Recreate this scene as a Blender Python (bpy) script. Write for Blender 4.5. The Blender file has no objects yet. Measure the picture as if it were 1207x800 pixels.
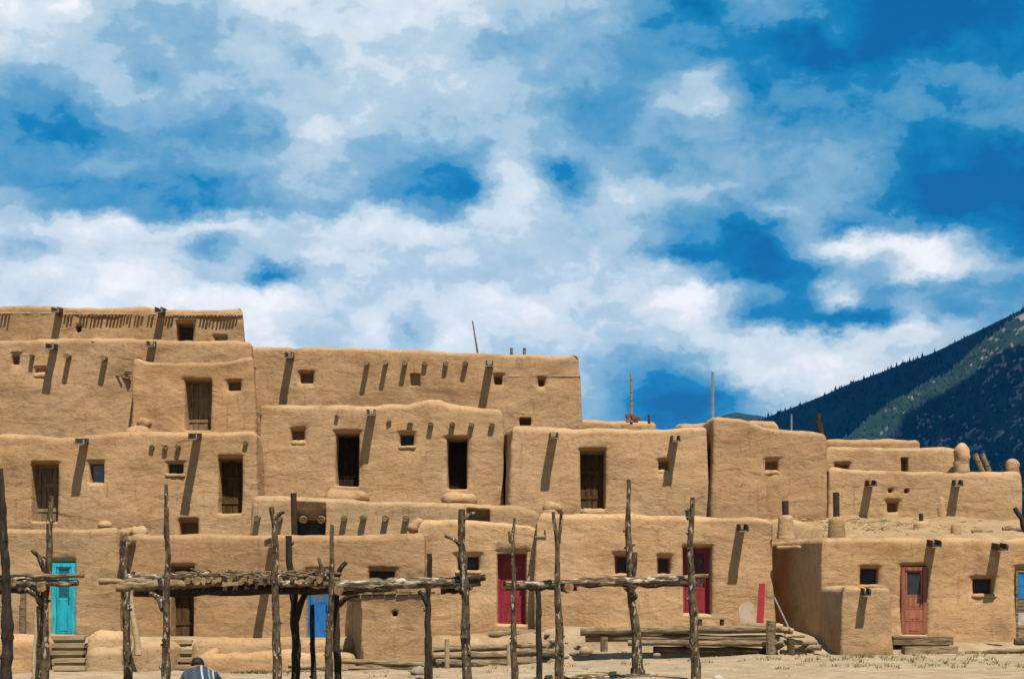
import bpy, bmesh, math, random
import numpy as np
from mathutils import Vector, Matrix

# ------------------------------------------------------------------ camera, sky, sun, exposure
S = bpy.context.scene
COL = S.collection
F = 2250.0          # focal length in photo pixels (photo is 1207 px wide)
CX, HY = 603.5, 694.0
EYE = 1.7
cam_d = bpy.data.cameras.new('camera'); cam = bpy.data.objects.new('camera', cam_d); COL.objects.link(cam)
cam_d.sensor_width = 36.0; cam_d.lens = 36.0 * F / 1207.0
cam_d.shift_y = (HY - 400.0) / 1207.0
cam_d.clip_start = 0.5; cam_d.clip_end = 40000.0
cam.location = (0, 0, EYE); cam.rotation_euler = (math.radians(90), 0, 0)
S.camera = cam
S.view_settings.view_transform = 'Standard'
S.view_settings.look = 'None'
S.view_settings.exposure = 0.75       # exposed for the walls
S.view_settings.gamma = 1.0
S.view_settings.use_curve_mapping = False
S.cycles.max_bounces = 8
S.cycles.volume_bounces = 0
S.cycles.use_denoising = True

SUN = Vector((0.163, -0.42, 0.893)).normalized()      # direction towards the sun
SUN_EL = math.asin(SUN.z); SUN_AZ = math.atan2(SUN.x, SUN.y)
sl = bpy.data.lights.new('sun', 'SUN'); sl.energy = 5.0; sl.angle = math.radians(0.5); sl.color = (1.0, 0.93, 0.82)
so = bpy.data.objects.new('sun', sl); COL.objects.link(so)
so.rotation_euler = SUN.to_track_quat('Z', 'Y').to_euler(); so.location = (20, -40, 80)

# cloud cover over the part of the sky in view: rows from high to low elevation, columns west to east
SKY_X = [i * 40 for i in range(31)]
SKY = [
 (0, [1, .85, .72, .68, .65, .64, .6, .85, .95, .85, .8, .82, .82, .86, .78, .65, .66, .62, .6, .45, .22, .2, .42, .42, .38, .2, .08, .06, .06, .07, .08]),
 (25, [1, .85, .97, .66, .62, .58, .55, .8, .8, .8, .8, .8, .85, .84, .8, .62, .62, .56, .55, .33, .24, .2, .3, .38, .35, .22, .03, .02, .02, .04, .08]),
 (50, [.82, .8, .8, .6, .58, .55, .5, .6, .55, .6, .82, .78, .72, .75, .6, .5, .55, .46, .42, .35, .28, .24, .25, .15, .15, .28, .03, .02, .02, .02, .05]),
 (75, [.74, .74, .74, .7, .55, .52, .5, .58, .65, .6, .85, .8, .75, .76, .62, .62, .55, .45, .42, .36, .32, .28, .25, .18, .13, .1, .1, .1, .08, .05, .05]),
 (100, [.55, .56, .6, .65, .42, .52, .56, .58, .68, .7, .78, .78, .74, .68, .66, .58, .5, .42, .36, .36, .5, .6, .22, .24, .22, .2, .16, .28, .28, .32, .2]),
 (125, [.42, .42, .45, .56, .6, .54, .54, .58, .66, .68, .68, .68, .64, .62, .6, .56, .4, .38, .34, .4, .68, .7, .3, .27, .27, .26, .32, .38, .25, .4, .38]),
 (150, [.3, .24, .28, .45, .52, .5, .46, .48, .5, .84, .75, .66, .6, .58, .62, .6, .55, .4, .34, .38, .46, .5, .36, .3, .28, .28, .34, .28, .22, .35, .42]),
 (175, [.25, .16, .12, .2, .34, .42, .4, .38, .42, .72, .58, .5, .45, .36, .42, .58, .5, .48, .44, .42, .42, .4, .38, .34, .3, .33, .36, .18, .14, .22, .3]),
 (200, [.38, .3, .33, .42, .42, .4, .42, .46, .55, .62, .55, .5, .32, .28, .35, .85, .3, .22, .5, .44, .45, .46, .44, .42, .46, .48, .3, .1, .14, .06, .08]),
 (225, [.34, .28, .27, .28, .28, .32, .28, .35, .5, .55, .5, .42, .3, .22, .25, .85, .7, .28, .68, .68, .62, .56, .55, .42, .5, .4, .38, .08, .03, .02, .03]),
 (250, [.6, .5, .4, .32, .4, .3, .25, .28, .38, .42, .42, .75, .55, .4, .65, .8, .74, .7, .7, .68, .45, .42, .42, .6, .55, .45, .3, .2, .04, .01, .01]),
 (275, [.82, .82, .9, .93, .92, .86, .82, .78, .7, .75, .8, .9, .85, .8, .78, .72, .62, .58, .7, .55, .38, .3, .15, .3, .55, .3, .35, .35, .2, .05, 0]),
 (300, [.65, .58, .85, .85, .84, .75, .45, .6, .75, .9, .85, .82, .78, .78, .76, .68, .68, .62, .65, .45, .2, .1, .05, .12, .6, .94, .88, .97, .88, .4, .1]),
 (325, [.75, .78, .82, .88, .88, .82, .72, .72, .25, .7, .78, .78, .76, .76, .72, .72, .74, .78, .7, .8, .72, .4, .04, .06, .3, .55, .55, .97, .9, .6, .45]),
 (350, [.78, .78, .82, .98, .96, .95, .95, .97, .95, .82, .84, .8, .8, .82, .92, .9, .8, .78, .78, .85, 1, .98, .5, .35, .3, .78, .35, .4, .4, .38, .3]),
 (375, [.8, .85, .9, .9, .9, .9, .9, .92, .88, .72, .7, .95, .65, .88, .86, .85, .85, .76, .7, .75, .85, .8, .4, .22, .16, .14, .15, .6, .3, .35, .4]),
 (400, [.8, .8, .8, .8, .8, .8, .85, .85, .85, .65, .68, .85, .6, .88, .8, .75, .78, .72, .62, .62, .72, .85, .9, .9, .88, .86, .9, .95, .8, .6, .5]),
 (425, [.8, .8, .8, .8, .8, .8, .8, .8, .8, .7, .7, .8, .7, .8, .75, .72, .7, .68, .5, .45, .42, .65, .88, .8, .9, .92, .85, .8, .7, .6, .5]),
 (450, [.75, .75, .75, .75, .75, .75, .75, .75, .75, .7, .7, .7, .7, .7, .7, .7, .65, .6, .42, .28, .2, .38, .72, .8, .9, .85, .8, .7, .6, .55, .5]),
 (480, [.7, .7, .7, .7, .7, .7, .7, .7, .7, .7, .7, .7, .7, .7, .7, .7, .65, .62, .5, .18, .1, .12, .3, .55, .6, .6, .6, .6, .55, .5, .5]),
]
W = bpy.data.worlds.new('World'); S.world = W; W.use_nodes = True
def sky_world():
    nt = W.node_tree; N = nt.nodes; L = nt.links; N.clear()
    def nd(t, **k):
        n = N.new(t)
        for a, b in k.items(): setattr(n, a, b)
        return n
    def plug(sock, v):
        if isinstance(v, bpy.types.NodeSocket): L.new(v, sock)
        else: sock.default_value = v
    def M(op, a, b=0.0, c=0.0, clamp=False):
        n = nd('ShaderNodeMath', operation=op, use_clamp=clamp)
        for s, v in zip(n.inputs, (a, b, c)): plug(s, v)
        return n.outputs[0]
    def smooth(x, a, b, lo=0.0, hi=1.0):
        n = nd('ShaderNodeMapRange', interpolation_type='SMOOTHSTEP')
        plug(n.inputs[0], x); n.inputs[1].default_value = a; n.inputs[2].default_value = b
        n.inputs[3].default_value = lo; n.inputs[4].default_value = hi
        return n.outputs[0]
    def noise(vec, scale, detail, rough=0.55, dist=0.0, four=0.0):
        n = nd('ShaderNodeTexNoise', noise_dimensions='3D')
        L.new(vec, n.inputs['Vector']); n.inputs['Scale'].default_value = scale
        n.inputs['Detail'].default_value = detail; n.inputs['Roughness'].default_value = rough
        n.inputs['Distortion'].default_value = dist
        return n
    tc = nd('ShaderNodeTexCoord'); d0 = tc.outputs['Generated']
    # stretch the noise sideways, as cloud decks seen low over the horizon are
    mp = nd('ShaderNodeMapping'); L.new(d0, mp.inputs[0]); mp.inputs['Scale'].default_value = (1, 1, 1.5)
    nv = mp.outputs[0]
    w1 = noise(nv, 17.0, 6.0, 0.6); w2 = noise(nv, 48.0, 8.0, 0.62)
    def centred(n, k):
        a = nd('ShaderNodeVectorMath', operation='SUBTRACT'); L.new(n.outputs['Color'], a.inputs[0]); a.inputs[1].default_value = (.5, .5, .5)
        b = nd('ShaderNodeVectorMath', operation='SCALE'); L.new(a.outputs[0], b.inputs[0]); b.inputs['Scale'].default_value = k
        return b.outputs[0]
    add = nd('ShaderNodeVectorMath', operation='ADD'); L.new(d0, add.inputs[0]); L.new(centred(w1, .017), add.inputs[1])
    add2 = nd('ShaderNodeVectorMath', operation='ADD'); L.new(add.outputs[0], add2.inputs[0]); L.new(centred(w2, .022), add2.inputs[1])
    sx = nd('ShaderNodeSeparateXYZ'); L.new(add2.outputs[0], sx.inputs[0])
    x, y, z = sx.outputs
    az = M('ARCTAN2', x, y)                       # 0 straight ahead
    el = M('DIVIDE', z, M('SQRT', M('ADD', M('MULTIPLY', x, x), M('MULTIPLY', y, y))))
    u = M('ADD', M('MULTIPLY', M('DIVIDE', az, math.atan(CX / F)), .5), .5)
    u = M('PINGPONG', u, 1.0)
    elmax = HY / F
    e = M('PINGPONG', M('SUBTRACT', M('MULTIPLY', el, 1.0), 0.0), elmax)
    total = None
    ys = [(HY - r[0]) / F for r in SKY]
    for i, (py, vals) in enumerate(SKY):
        rp = nd('ShaderNodeValToRGB'); cr = rp.color_ramp; cr.interpolation = 'CARDINAL'
        L.new(u, rp.inputs[0])
        while len(cr.elements) < len(vals): cr.elements.new(.5)
        for k, v in enumerate(vals):
            p = min(1.0, SKY_X[k] / 1207.0)
            cr.elements[k].position = p
        for k, v in enumerate(vals): cr.elements[k].color = (v, v, v, 1)
        up = smooth(e, ys[i], ys[i - 1], 1.0, 0.0) if i > 0 else None
        dn = smooth(e, ys[i + 1], ys[i], 0.0, 1.0) if i < len(SKY) - 1 else None
        wgt = up if dn is None else dn if up is None else M('MULTIPLY', up, dn)
        t = M('MULTIPLY', rp.outputs[0], wgt)
        total = t if total is None else M('ADD', total, t)
    # fine cloud texture
    f1 = noise(nv, 26.0, 10.0, 0.66, 0.25); f2 = noise(nv, 9.0, 5.0, 0.55)
    # heaped, puffy relief: rounded cells, brighter on their upper side and greyer beneath
    wv = nd('ShaderNodeVectorMath', operation='ADD'); L.new(nv, wv.inputs[0]); L.new(centred(w2, .030), wv.inputs[1])
    def puff(shift, scale):
        o = nd('ShaderNodeVectorMath', operation='ADD'); L.new(wv.outputs[0], o.inputs[0]); o.inputs[1].default_value = (0, 0, shift)
        v = nd('ShaderNodeTexVoronoi', feature='F1'); L.new(o.outputs[0], v.inputs['Vector']); v.inputs['Scale'].default_value = scale
        v.inputs['Detail'].default_value = 3.0; v.inputs['Roughness'].default_value = .55; v.inputs['Lacunarity'].default_value = 2.3; pass
        v.normalize = True
        return v.outputs['Distance']
    pa = puff(0.0, 12.0); pb = puff(.014, 12.0)
    relief = M('MULTIPLY', M('SUBTRACT', pb, pa), RELIEF)
    det = M('ADD', M('MULTIPLY', M('SUBTRACT', f1.outputs[0], .5), .22), M('ADD', relief, M('MULTIPLY', M('SUBTRACT', .30, pa), BILLOW)))
    inview = M('ADD', M('SUBTRACT', total, .035), det)
    gen = M('ADD', M('MULTIPLY', M('SUBTRACT', f2.outputs[0], .5), 2.4), M('ADD', det, .42))
    aaz = M('ABSOLUTE', az)
    k1 = smooth(aaz, .30, .50); k2 = smooth(el, .33, .55)
    kk = M('MAXIMUM', k1, k2)
    mixf = M('ADD', M('MULTIPLY', inview, M('SUBTRACT', 1.0, kk)), M('MULTIPLY', gen, kk), clamp=True)
    rp = nd('ShaderNodeValToRGB'); cr = rp.color_ramp; cr.interpolation = 'LINEAR'
    L.new(mixf, rp.inputs[0])
    def lin(c): return tuple(((v / 255 + .055) / 1.055) ** 2.4 if v > 10 else v / 255 / 12.92 for v in c) + (1,)
    stops = [(0.0, (0, 99, 156)), (.10, (0, 118, 172)), (.20, (26, 130, 182)), (.25, (70, 148, 192)), (.36, (98, 160, 196)), (.42, (124, 174, 204)), (.53, (146, 186, 210)), (.58, (172, 202, 219)), (.70, (190, 212, 225)), (.75, (212, 226, 234)), (.86, (229, 237, 241)), (.91, (243, 246, 248)), (1.0, (255, 255, 255))]
    while len(cr.elements) < len(stops): cr.elements.new(.5)
    for k, (p, c) in enumerate(stops): cr.elements[k].position = p
    for k, (p, c) in enumerate(stops): cr.elements[k].color = lin(c)
    sc = nd('ShaderNodeVectorMath', operation='SCALE'); L.new(rp.outputs[0], sc.inputs[0]); sc.inputs['Scale'].default_value = .62 / SKY_STRENGTH
    sk = nd('ShaderNodeTexSky'); sk.sky_type = 'NISHITA'; sk.sun_disc = False
    sk.sun_elevation = SUN_EL; sk.sun_rotation = SUN_AZ; sk.altitude = 2100; sk.air_density = 1.0; sk.dust_density = 0.3; sk.ozone_density = 3.0
    mx = nd('ShaderNodeMix', data_type='RGBA')
    L.new(M('MULTIPLY', M('SUBTRACT', 1.0, mixf), .03), mx.inputs[0])
    L.new(sc.outputs[0], mx.inputs[6]); L.new(sk.outputs[0], mx.inputs[7])
    bg = nd('ShaderNodeBackground'); bg.inputs['Strength'].default_value = SKY_STRENGTH
    L.new(mx.outputs[2], bg.inputs[0])
    out = nd('ShaderNodeOutputWorld'); L.new(bg.outputs[0], out.inputs[0])
SKY_STRENGTH = 0.1
RELIEF, BILLOW = .85, .24
sky_world()
random.seed(7); RNG = np.random.default_rng(11)

# ------------------------------------------------------------------ helpers
def X(px, D): return (px - CX) * D / F
def Z(py, D): return EYE + (HY - py) * D / F
def PT(px, py, D): return Vector((X(px, D), D, Z(py, D)))

def _hash(ix, iy, iz, seed):
    h = (ix * 374761393 + iy * 668265263 + iz * 1274126177 + seed * 982451653) & 0x7fffffff
    h = ((h ^ (h >> 13)) * 1274126177) & 0x7fffffff
    h = ((h ^ (h >> 15)) * 83492791) & 0x7fffffff
    return ((h ^ (h >> 16)) & 0xffff) / 65535.0
def vnoise(P, freq, seed=0):
    """smooth value noise in -1..1 at points P (n,3)"""
    Q = np.asarray(P, float) * freq + 1000.0
    I = np.floor(Q).astype(np.int64); f = Q - I; f = f * f * (3 - 2 * f)
    r = 0
    for a in (0, 1):
        for b in (0, 1):
            for c in (0, 1):
                w = (f[:, 0] if a else 1 - f[:, 0]) * (f[:, 1] if b else 1 - f[:, 1]) * (f[:, 2] if c else 1 - f[:, 2])
                r = r + w * _hash(I[:, 0] + a, I[:, 1] + b, I[:, 2] + c, seed)
    return r * 2 - 1
def sstep(x, a, b):
    t = np.clip((x - a) / (b - a), 0, 1); return t * t * (3 - 2 * t)

def tag(o, label=None, cat=None, group=None, kind=None):
    if label: o['label'] = label
    if cat: o['category'] = cat
    if group: o['group'] = group
    if kind: o['kind'] = kind
    return o
def empty(name, loc, label, cat, group=None):
    o = bpy.data.objects.new(name, None); COL.objects.link(o); o.location = loc
    o.empty_display_size = .3
    return tag(o, label, cat, group)
def link_mesh(name, verts, faces, mat, parent=None, origin=(0, 0, 0), smooth=True):
    """one mesh object; verts are world coordinates; origin = world position of the thing it belongs to (or its own)"""
    o3 = np.array(origin, float)
    v = np.asarray(verts, float) - o3
    me = bpy.data.meshes.new(name)
    if isinstance(faces, np.ndarray):
        n, k = faces.shape
        me.vertices.add(len(v)); me.vertices.foreach_set('co', v.astype(np.float32).ravel())
        me.loops.add(n * k); me.loops.foreach_set('vertex_index', faces.astype(np.int32).ravel())
        me.polygons.add(n); me.polygons.foreach_set('loop_start', np.arange(0, n * k, k, dtype=np.int32))
        me.polygons.foreach_set('loop_total', np.full(n, k, dtype=np.int32))
        me.update(calc_edges=True); me.validate()
    else:
        me.from_pydata([tuple(p) for p in v], [], faces)
    if smooth: me.polygons.foreach_set('use_smooth', np.ones(len(me.polygons), dtype=bool))
    for m in (mat if isinstance(mat, (list, tuple)) else [mat]): me.materials.append(m)
    me.update()
    ob = bpy.data.objects.new(name, me); COL.objects.link(ob)
    if parent is not None: ob.parent = parent
    else: ob.location = origin
    return ob

class MB:
    """collects boxes and tubes that become ONE mesh object"""
    def __init__(s): s.v = []; s.f = []; s.m = []; s.mi = 0
    def box(s, x0, x1, y0, y1, z0, z1, jit=0.0):
        b = len(s.v)
        for z in (z0, z1):
            for (x, y) in ((x0, y0), (x1, y0), (x1, y1), (x0, y1)):
                s.v.append((x + random.uniform(-jit, jit), y + random.uniform(-jit, jit), z + random.uniform(-jit, jit)))
        for q in ((0, 3, 2, 1), (4, 5, 6, 7), (0, 1, 5, 4), (1, 2, 6, 5), (2, 3, 7, 6), (3, 0, 4, 7)):
            s.f.append(tuple(b + i for i in q)); s.m.append(s.mi)
        return s
    def obox(s, c, ax, ay, az):
        """box from centre and three half-axis vectors"""
        b = len(s.v); c = Vector(c); ax = Vector(ax); ay = Vector(ay); az = Vector(az)
        for k in (-1, 1):
            for (i, j) in ((-1, -1), (1, -1), (1, 1), (-1, 1)): s.v.append(tuple(c + ax * i + ay * j + az * k))
        for q in ((0, 3, 2, 1), (4, 5, 6, 7), (0, 1, 5, 4), (1, 2, 6, 5), (2, 3, 7, 6), (3, 0, 4, 7)):
            s.f.append(tuple(b + i for i in q)); s.m.append(s.mi)
        return s
    def tube(s, pts, rad, n=8, rough=0.0, cap=None, squash=1.0):
        pts = [Vector(p) for p in pts]; b = len(s.v)
        if not isinstance(rad, (list, tuple)): rad = [rad] * len(pts)
        ref = Vector((0.31, 0.87, 0.13)).normalized()
        ph = random.uniform(0, 6.28)
        for i, p in enumerate(pts):
            t = (pts[min(i + 1, len(pts) - 1)] - pts[max(i - 1, 0)]).normalized()
            a = t.cross(ref)
            if a.length < .05: a = t.cross(Vector((1, 0, 0)))
            a.normalize(); c = t.cross(a)
            for k in range(n):
                th = ph + 2 * math.pi * k / n
                r = rad[i] * (1 + rough * random.uniform(-1, 1))
                s.v.append(tuple(p + a * (math.cos(th) * r) + c * (math.sin(th) * r * squash)))
        for i in range(len(pts) - 1):
            for k in range(n):
                s.f.append((b + i * n + k, b + i * n + (k + 1) % n, b + (i + 1) * n + (k + 1) % n, b + (i + 1) * n + k)); s.m.append(s.mi)
        cm = s.mi if cap is None else cap
        e = b + (len(pts) - 1) * n; q = len(s.v); s.v += s.v[b:b + n] + s.v[e:e + n]      # caps keep a hard edge
        s.f.append(tuple(q + k for k in range(n))[::-1]); s.m.append(cm)
        s.f.append(tuple(q + n + k for k in range(n))); s.m.append(cm)
        return s
    def build(s, name, mat, parent=None, origin=(0, 0, 0), smooth=False):
        ob = link_mesh(name, s.v, s.f, mat, parent, origin, smooth)
        if isinstance(mat, (list, tuple)) and len(mat) > 1: ob.data.polygons.foreach_set('material_index', s.m)
        return ob
def wobble(a, b, n, amp):
    """a slightly crooked line of n+1 points from a to b"""
    a = Vector(a); b = Vector(b); out = []
    o = [Vector((random.uniform(-1, 1), random.uniform(-1, 1), random.uniform(-1, 1))) for _ in range(n + 1)]
    for i in range(n + 1):
        t = i / n; w = o[i] * amp * math.sin(math.pi * t) ** .5
        out.append(a.lerp(b, t) + w)
    return out

# ------------------------------------------------------------------ materials
ALB = .61
def mat(name, c1, c2=None, rough=.9, scale=4.0, stretch=(1, 1, 1), detail=6, bump=0.0, bscale=None, c3=None, c3scale=1.0, c3lo=.55, c3hi=.75, spec=.2, rnd=0.0, lo=.35, hi=.65, metal=0.0, bdist=.02):
    if c2 is None: c2 = tuple(v * .8 for v in c1)
    c1 = tuple(v * ALB for v in c1); c2 = tuple(v * ALB for v in c2); c3 = tuple(v * ALB for v in c3) if c3 is not None else None
    m = bpy.data.materials.new(name); m.use_nodes = True
    nt = m.node_tree; N = nt.nodes; L = nt.links
    p = N['Principled BSDF']; p.inputs['Roughness'].default_value = rough; p.inputs['Metallic'].default_value = metal
    p.inputs['Specular IOR Level'].default_value = spec
    tc = N.new('ShaderNodeTexCoord'); mp = N.new('ShaderNodeMapping'); L.new(tc.outputs['Object'], mp.inputs[0]); mp.inputs['Scale'].default_value = stretch
    def noise(sc, det, vec=None, r=.6):
        n = N.new('ShaderNodeTexNoise'); L.new(vec or mp.outputs[0], n.inputs['Vector']); n.inputs['Scale'].default_value = sc
        n.inputs['Detail'].default_value = det; n.inputs['Roughness'].default_value = r; return n.outputs[0]
    def mix(f, a, b):
        x = N.new('ShaderNodeMix'); x.data_type = 'RGBA'
        L.new(f, x.inputs[0])
        for s, v in ((x.inputs[6], a), (x.inputs[7], b)):
            if isinstance(v, tuple): s.default_value = v[:3] + (1,)
            else: L.new(v, s)
        return x.outputs[2]
    def rng(f, a, b):
        r = N.new('ShaderNodeMapRange'); r.interpolation_type = 'SMOOTHSTEP'; L.new(f, r.inputs[0]); r.inputs[1].default_value = a; r.inputs[2].default_value = b; return r.outputs[0]
    col = None
    if c2 is None: c2 = tuple(v * .8 for v in c1)
    col = mix(rng(noise(scale, detail), lo, hi), tuple(c1), tuple(c2))
    if c3 is not None: col = mix(rng(noise(c3scale, 5), c3lo, c3hi), col, tuple(c3))
    if rnd:
        oi = N.new('ShaderNodeObjectInfo'); hs = N.new('ShaderNodeHueSaturation'); L.new(col, hs.inputs['Color'])
        r = N.new('ShaderNodeMapRange'); L.new(oi.outputs['Random'], r.inputs[0]); r.inputs[3].default_value = 1 - rnd; r.inputs[4].default_value = 1 + rnd
        L.new(r.outputs[0], hs.inputs['Value']); col = hs.outputs[0]
    L.new(col, p.inputs['Base Color'])
    if bump:
        b = N.new('ShaderNodeBump'); b.inputs['Strength'].default_value = bump; b.inputs['Distance'].default_value = bdist
        L.new(noise(bscale or scale * 3, 8), b.inputs['Height']); L.new(b.outputs[0], p.inputs['Normal'])
    return m

def adobe_mat():
    m = bpy.data.materials.new('adobe_plaster'); m.use_nodes = True
    nt = m.node_tree; N = nt.nodes; L = nt.links; p = N['Principled BSDF']; p.inputs['Roughness'].default_value = .95; p.inputs['Specular IOR Level'].default_value = .1
    geo = N.new('ShaderNodeNewGeometry')
    def mapping(sc):
        mp = N.new('ShaderNodeMapping'); L.new(geo.outputs['Position'], mp.inputs[0]); mp.inputs['Scale'].default_value = sc; return mp.outputs[0]
    def noise(v, sc, det, r=.6, dist=0.0):
        n = N.new('ShaderNodeTexNoise'); L.new(v, n.inputs['Vector']); n.inputs['Scale'].default_value = sc; n.inputs['Detail'].default_value = det
        n.inputs['Roughness'].default_value = r; n.inputs['Distortion'].default_value = dist; return n.outputs[0]
    def rng(f, a, b, lo=0, hi=1):
        r = N.new('ShaderNodeMapRange'); r.interpolation_type = 'SMOOTHSTEP'; L.new(f, r.inputs[0]); r.inputs[1].default_value = a; r.inputs[2].default_value = b
        r.inputs[3].default_value = lo; r.inputs[4].default_value = hi; return r.outputs[0]
    def mix(f, a, b, t='MIX'):
        x = N.new('ShaderNodeMix'); x.data_type = 'RGBA'; x.blend_type = t
        if isinstance(f, float): x.inputs[0].default_value = f
        else: L.new(f, x.inputs[0])
        for s, v in ((x.inputs[6], a), (x.inputs[7], b)):
            if isinstance(v, tuple): s.default_value = v + (1,)
            else: L.new(v, s)
        return x.outputs[2]
    v1 = mapping((1, 1, 1)); vband = mapping((.55, .55, 1.25)); vdrip = mapping((3.2, 3.2, .35))
    c = mix(rng(noise(v1, .45, 5), .35, .68), ADOBE[0], ADOBE[1])
    c = mix(rng(noise(v1, .95, 6, .62, .4), .52, .72, 0, .5), c, ADOBE[2])
    c = mix(rng(noise(v1, .23, 4, .5), .4, .65, 0, .6), c, ADOBE[3])
    c = mix(rng(noise(vband, .8, 6, .65, .6), .48, .74, 0, .7), c, ADOBE[2])      # trowelled courses and damp bands
    c = mix(rng(noise(vdrip, .9, 5, .65), .58, .8, 0, .45), c, ADOBE[3])         # run-off streaks
    c = mix(rng(noise(v1, 6.0, 6, .7), .50, .72, 0, .55), c, ADOBE[2])
    c = mix(rng(noise(vdrip, 2.4, 6, .7), .55, .72, 0, .5), c, ADOBE[2])         # dark rain streaks
    c = mix(rng(noise(v1, 16.0, 5, .75), .54, .72, 0, .3), c, ADOBE[2])
    c = mix(rng(noise(v1, 38.0, 3, .7), .56, .75, 0, .4), c, ADOBE[4])         # straw flecks
    oi = N.new('ShaderNodeObjectInfo'); hs = N.new('ShaderNodeHueSaturation'); L.new(c, hs.inputs['Color'])
    L.new(rng(oi.outputs['Random'], 0, 1, .88, 1.08), hs.inputs['Value']); w7 = N.new('ShaderNodeMath'); w7.operation = 'MULTIPLY'; L.new(oi.outputs['Random'], w7.inputs[0]); w7.inputs[1].default_value = 7.0
    fr = N.new('ShaderNodeMath'); fr.operation = 'FRACT'; L.new(w7.outputs[0], fr.inputs[0])
    tint = mix(fr.outputs[0], (1.03, .97, .93), (.97, 1.02, 1.05))                # each house its own batch of mud
    L.new(mix(1.0, hs.outputs[0], tint, 'MULTIPLY'), p.inputs['Base Color'])
    b1 = N.new('ShaderNodeBump'); b1.inputs['Strength'].default_value = .6; b1.inputs['Distance'].default_value = .09; L.new(noise(vband, 2.2, 5, .6, .5), b1.inputs['Height'])
    b2 = N.new('ShaderNodeBump'); b2.inputs['Strength'].default_value = .5; b2.inputs['Distance'].default_value = .032; L.new(noise(v1, 9, 7, .68), b2.inputs['Height']); L.new(b1.outputs[0], b2.inputs['Normal'])
    L.new(b2.outputs[0], p.inputs['Normal'])
    return m
ADOBE = [(.335, .209, .106), (.28, .170, .083), (.155, .089, .040), (.37, .240, .133), (.40, .287, .167)]
ADOBE_M = adobe_mat()
SAND = mat('sand', (.45, .335, .205), (.34, .24, .135), scale=1.6, detail=9, bump=.8, bscale=11, c3=(.53, .41, .26), c3scale=.6, bdist=.04)
BARK = [mat('weathered_wood_upright', (.04, .026, .016), (.17, .115, .06), scale=6, stretch=(2.2, 2.2, .8), bump=1, bscale=9, c3=(.55, .46, .33), c3scale=7.5, c3lo=.56, c3hi=.66, bdist=.03),
        mat('weathered_wood_lying', (.05, .033, .020), (.22, .15, .085), scale=6, stretch=(.7, 2.5, 2.5), bump=1, bscale=9, c3=(.58, .49, .36), c3scale=5, c3lo=.50, c3hi=.60, bdist=.03)]
DARKPOST = mat('dark_bark', (.022, .016, .012), (.06, .042, .028), scale=5, stretch=(3, 3, .6), bump=.9, bscale=9, c3=(.17, .13, .09), c3scale=6, c3lo=.6, c3hi=.75, bdist=.03)
SHADEWOOD = mat('doorway_shade_wood', (.035, .02, .010), (.018, .010, .006), scale=4, stretch=(5, 5, .6), bump=.5)  # near-black planks: the deep shade of the doorways is put into the wood colour
CUT = mat('cut_wood', (.40, .25, .10), (.13, .08, .04), scale=7, bump=.3, rnd=.35)
GREYWOOD = mat('grey_timber', (.34, .24, .13), (.12, .075, .035), scale=6, stretch=(.45, 3.5, 3.5), lo=.42, hi=.62, bump=1, bscale=9, rnd=.25, c3=(.47, .37, .24), c3scale=3)
SPOUT = mat('spout_wood', (.13, .085, .045), (.06, .036, .02), scale=5, bump=.4, rnd=.25)
TIP = mat('spout_tip', (.5, .46, .42), (.25, .2, .16), scale=7)
DOORWOOD = mat('door_wood', (.13, .072, .026), (.07, .038, .014), scale=4, stretch=(5, 5, .6), bump=.5, rnd=.18, c3=(.24, .15, .07), c3scale=3)
OLDWOOD = mat('weathered_door_wood', (.38, .28, .16), (.25, .165, .08), scale=4, stretch=(5, 5, .6), bump=.5, rnd=.2, c3=(.12, .07, .035), c3scale=3)
def paint(n, c, wear=(.3, .2, .1)): return mat(n, c, tuple(v * .6 for v in c), rough=.6, scale=4, stretch=(4, 4, .6), bump=.3, c3=wear, c3scale=9, c3lo=.58, c3hi=.72, spec=.4, rnd=.06)
TURQ = paint('turquoise_paint', (.004, .50, .62), (.01, .36, .45)); TURQF = paint('turquoise_frame_paint', (.006, .56, .68), (.2, .5, .5))
RED = paint('red_paint', (.38, .016, .028), (.2, .03, .03)); REDF = paint('red_frame_paint', (.42, .022, .032), (.3, .06, .05)); BRIGHTRED = paint('bright_red_paint', (.50, .004, .012), (.33, .01, .015))
BLUE = paint('blue_paint', (.006, .20, .60), (.02, .14, .38)); ORANGE = paint('rust_orange_paint', (.50, .165, .08), (.33, .10, .05)); ORANGEF = paint('rust_frame_paint', (.44, .125, .06), (.3, .09, .05))
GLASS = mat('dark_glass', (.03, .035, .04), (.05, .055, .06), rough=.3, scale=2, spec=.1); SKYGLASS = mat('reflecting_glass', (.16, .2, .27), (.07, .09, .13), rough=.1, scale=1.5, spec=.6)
TEALGLASS = mat('teal_glass', (.005, .16, .20), (.01, .09, .12), rough=.2, scale=2, spec=.4)
IRON = mat('rusty_stovepipe', (.045, .03, .025), (.09, .045, .03), rough=.7, scale=6, metal=.3); STEEL = mat('galvanised_steel', (.55, .55, .53), (.4, .4, .39), rough=.4, metal=.7)
STONE = mat('stone', (.36, .29, .21), (.25, .2, .15), scale=5, bump=.6, rnd=.25); DARKSTONE = mat('dark_stone', (.035, .035, .038), (.06, .055, .05), scale=5, bump=.5)
PALESTONE = mat('pale_flagstone', (.48, .35, .24), (.36, .26, .17), scale=3, bump=.4)
DIRT = mat('roof_dirt', (.42, .275, .14), (.35, .22, .11), scale=2, detail=8, bump=.7, bscale=9, c3=(.48, .35, .19), c3scale=1.5, bdist=.05)
STRAWM = mat('straw', (.50, .36, .16), (.42, .3, .14), scale=3)
WHITEP = mat('whitewash', (.6, .54, .45), (.5, .42, .32), scale=5, bump=.3)

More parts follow.
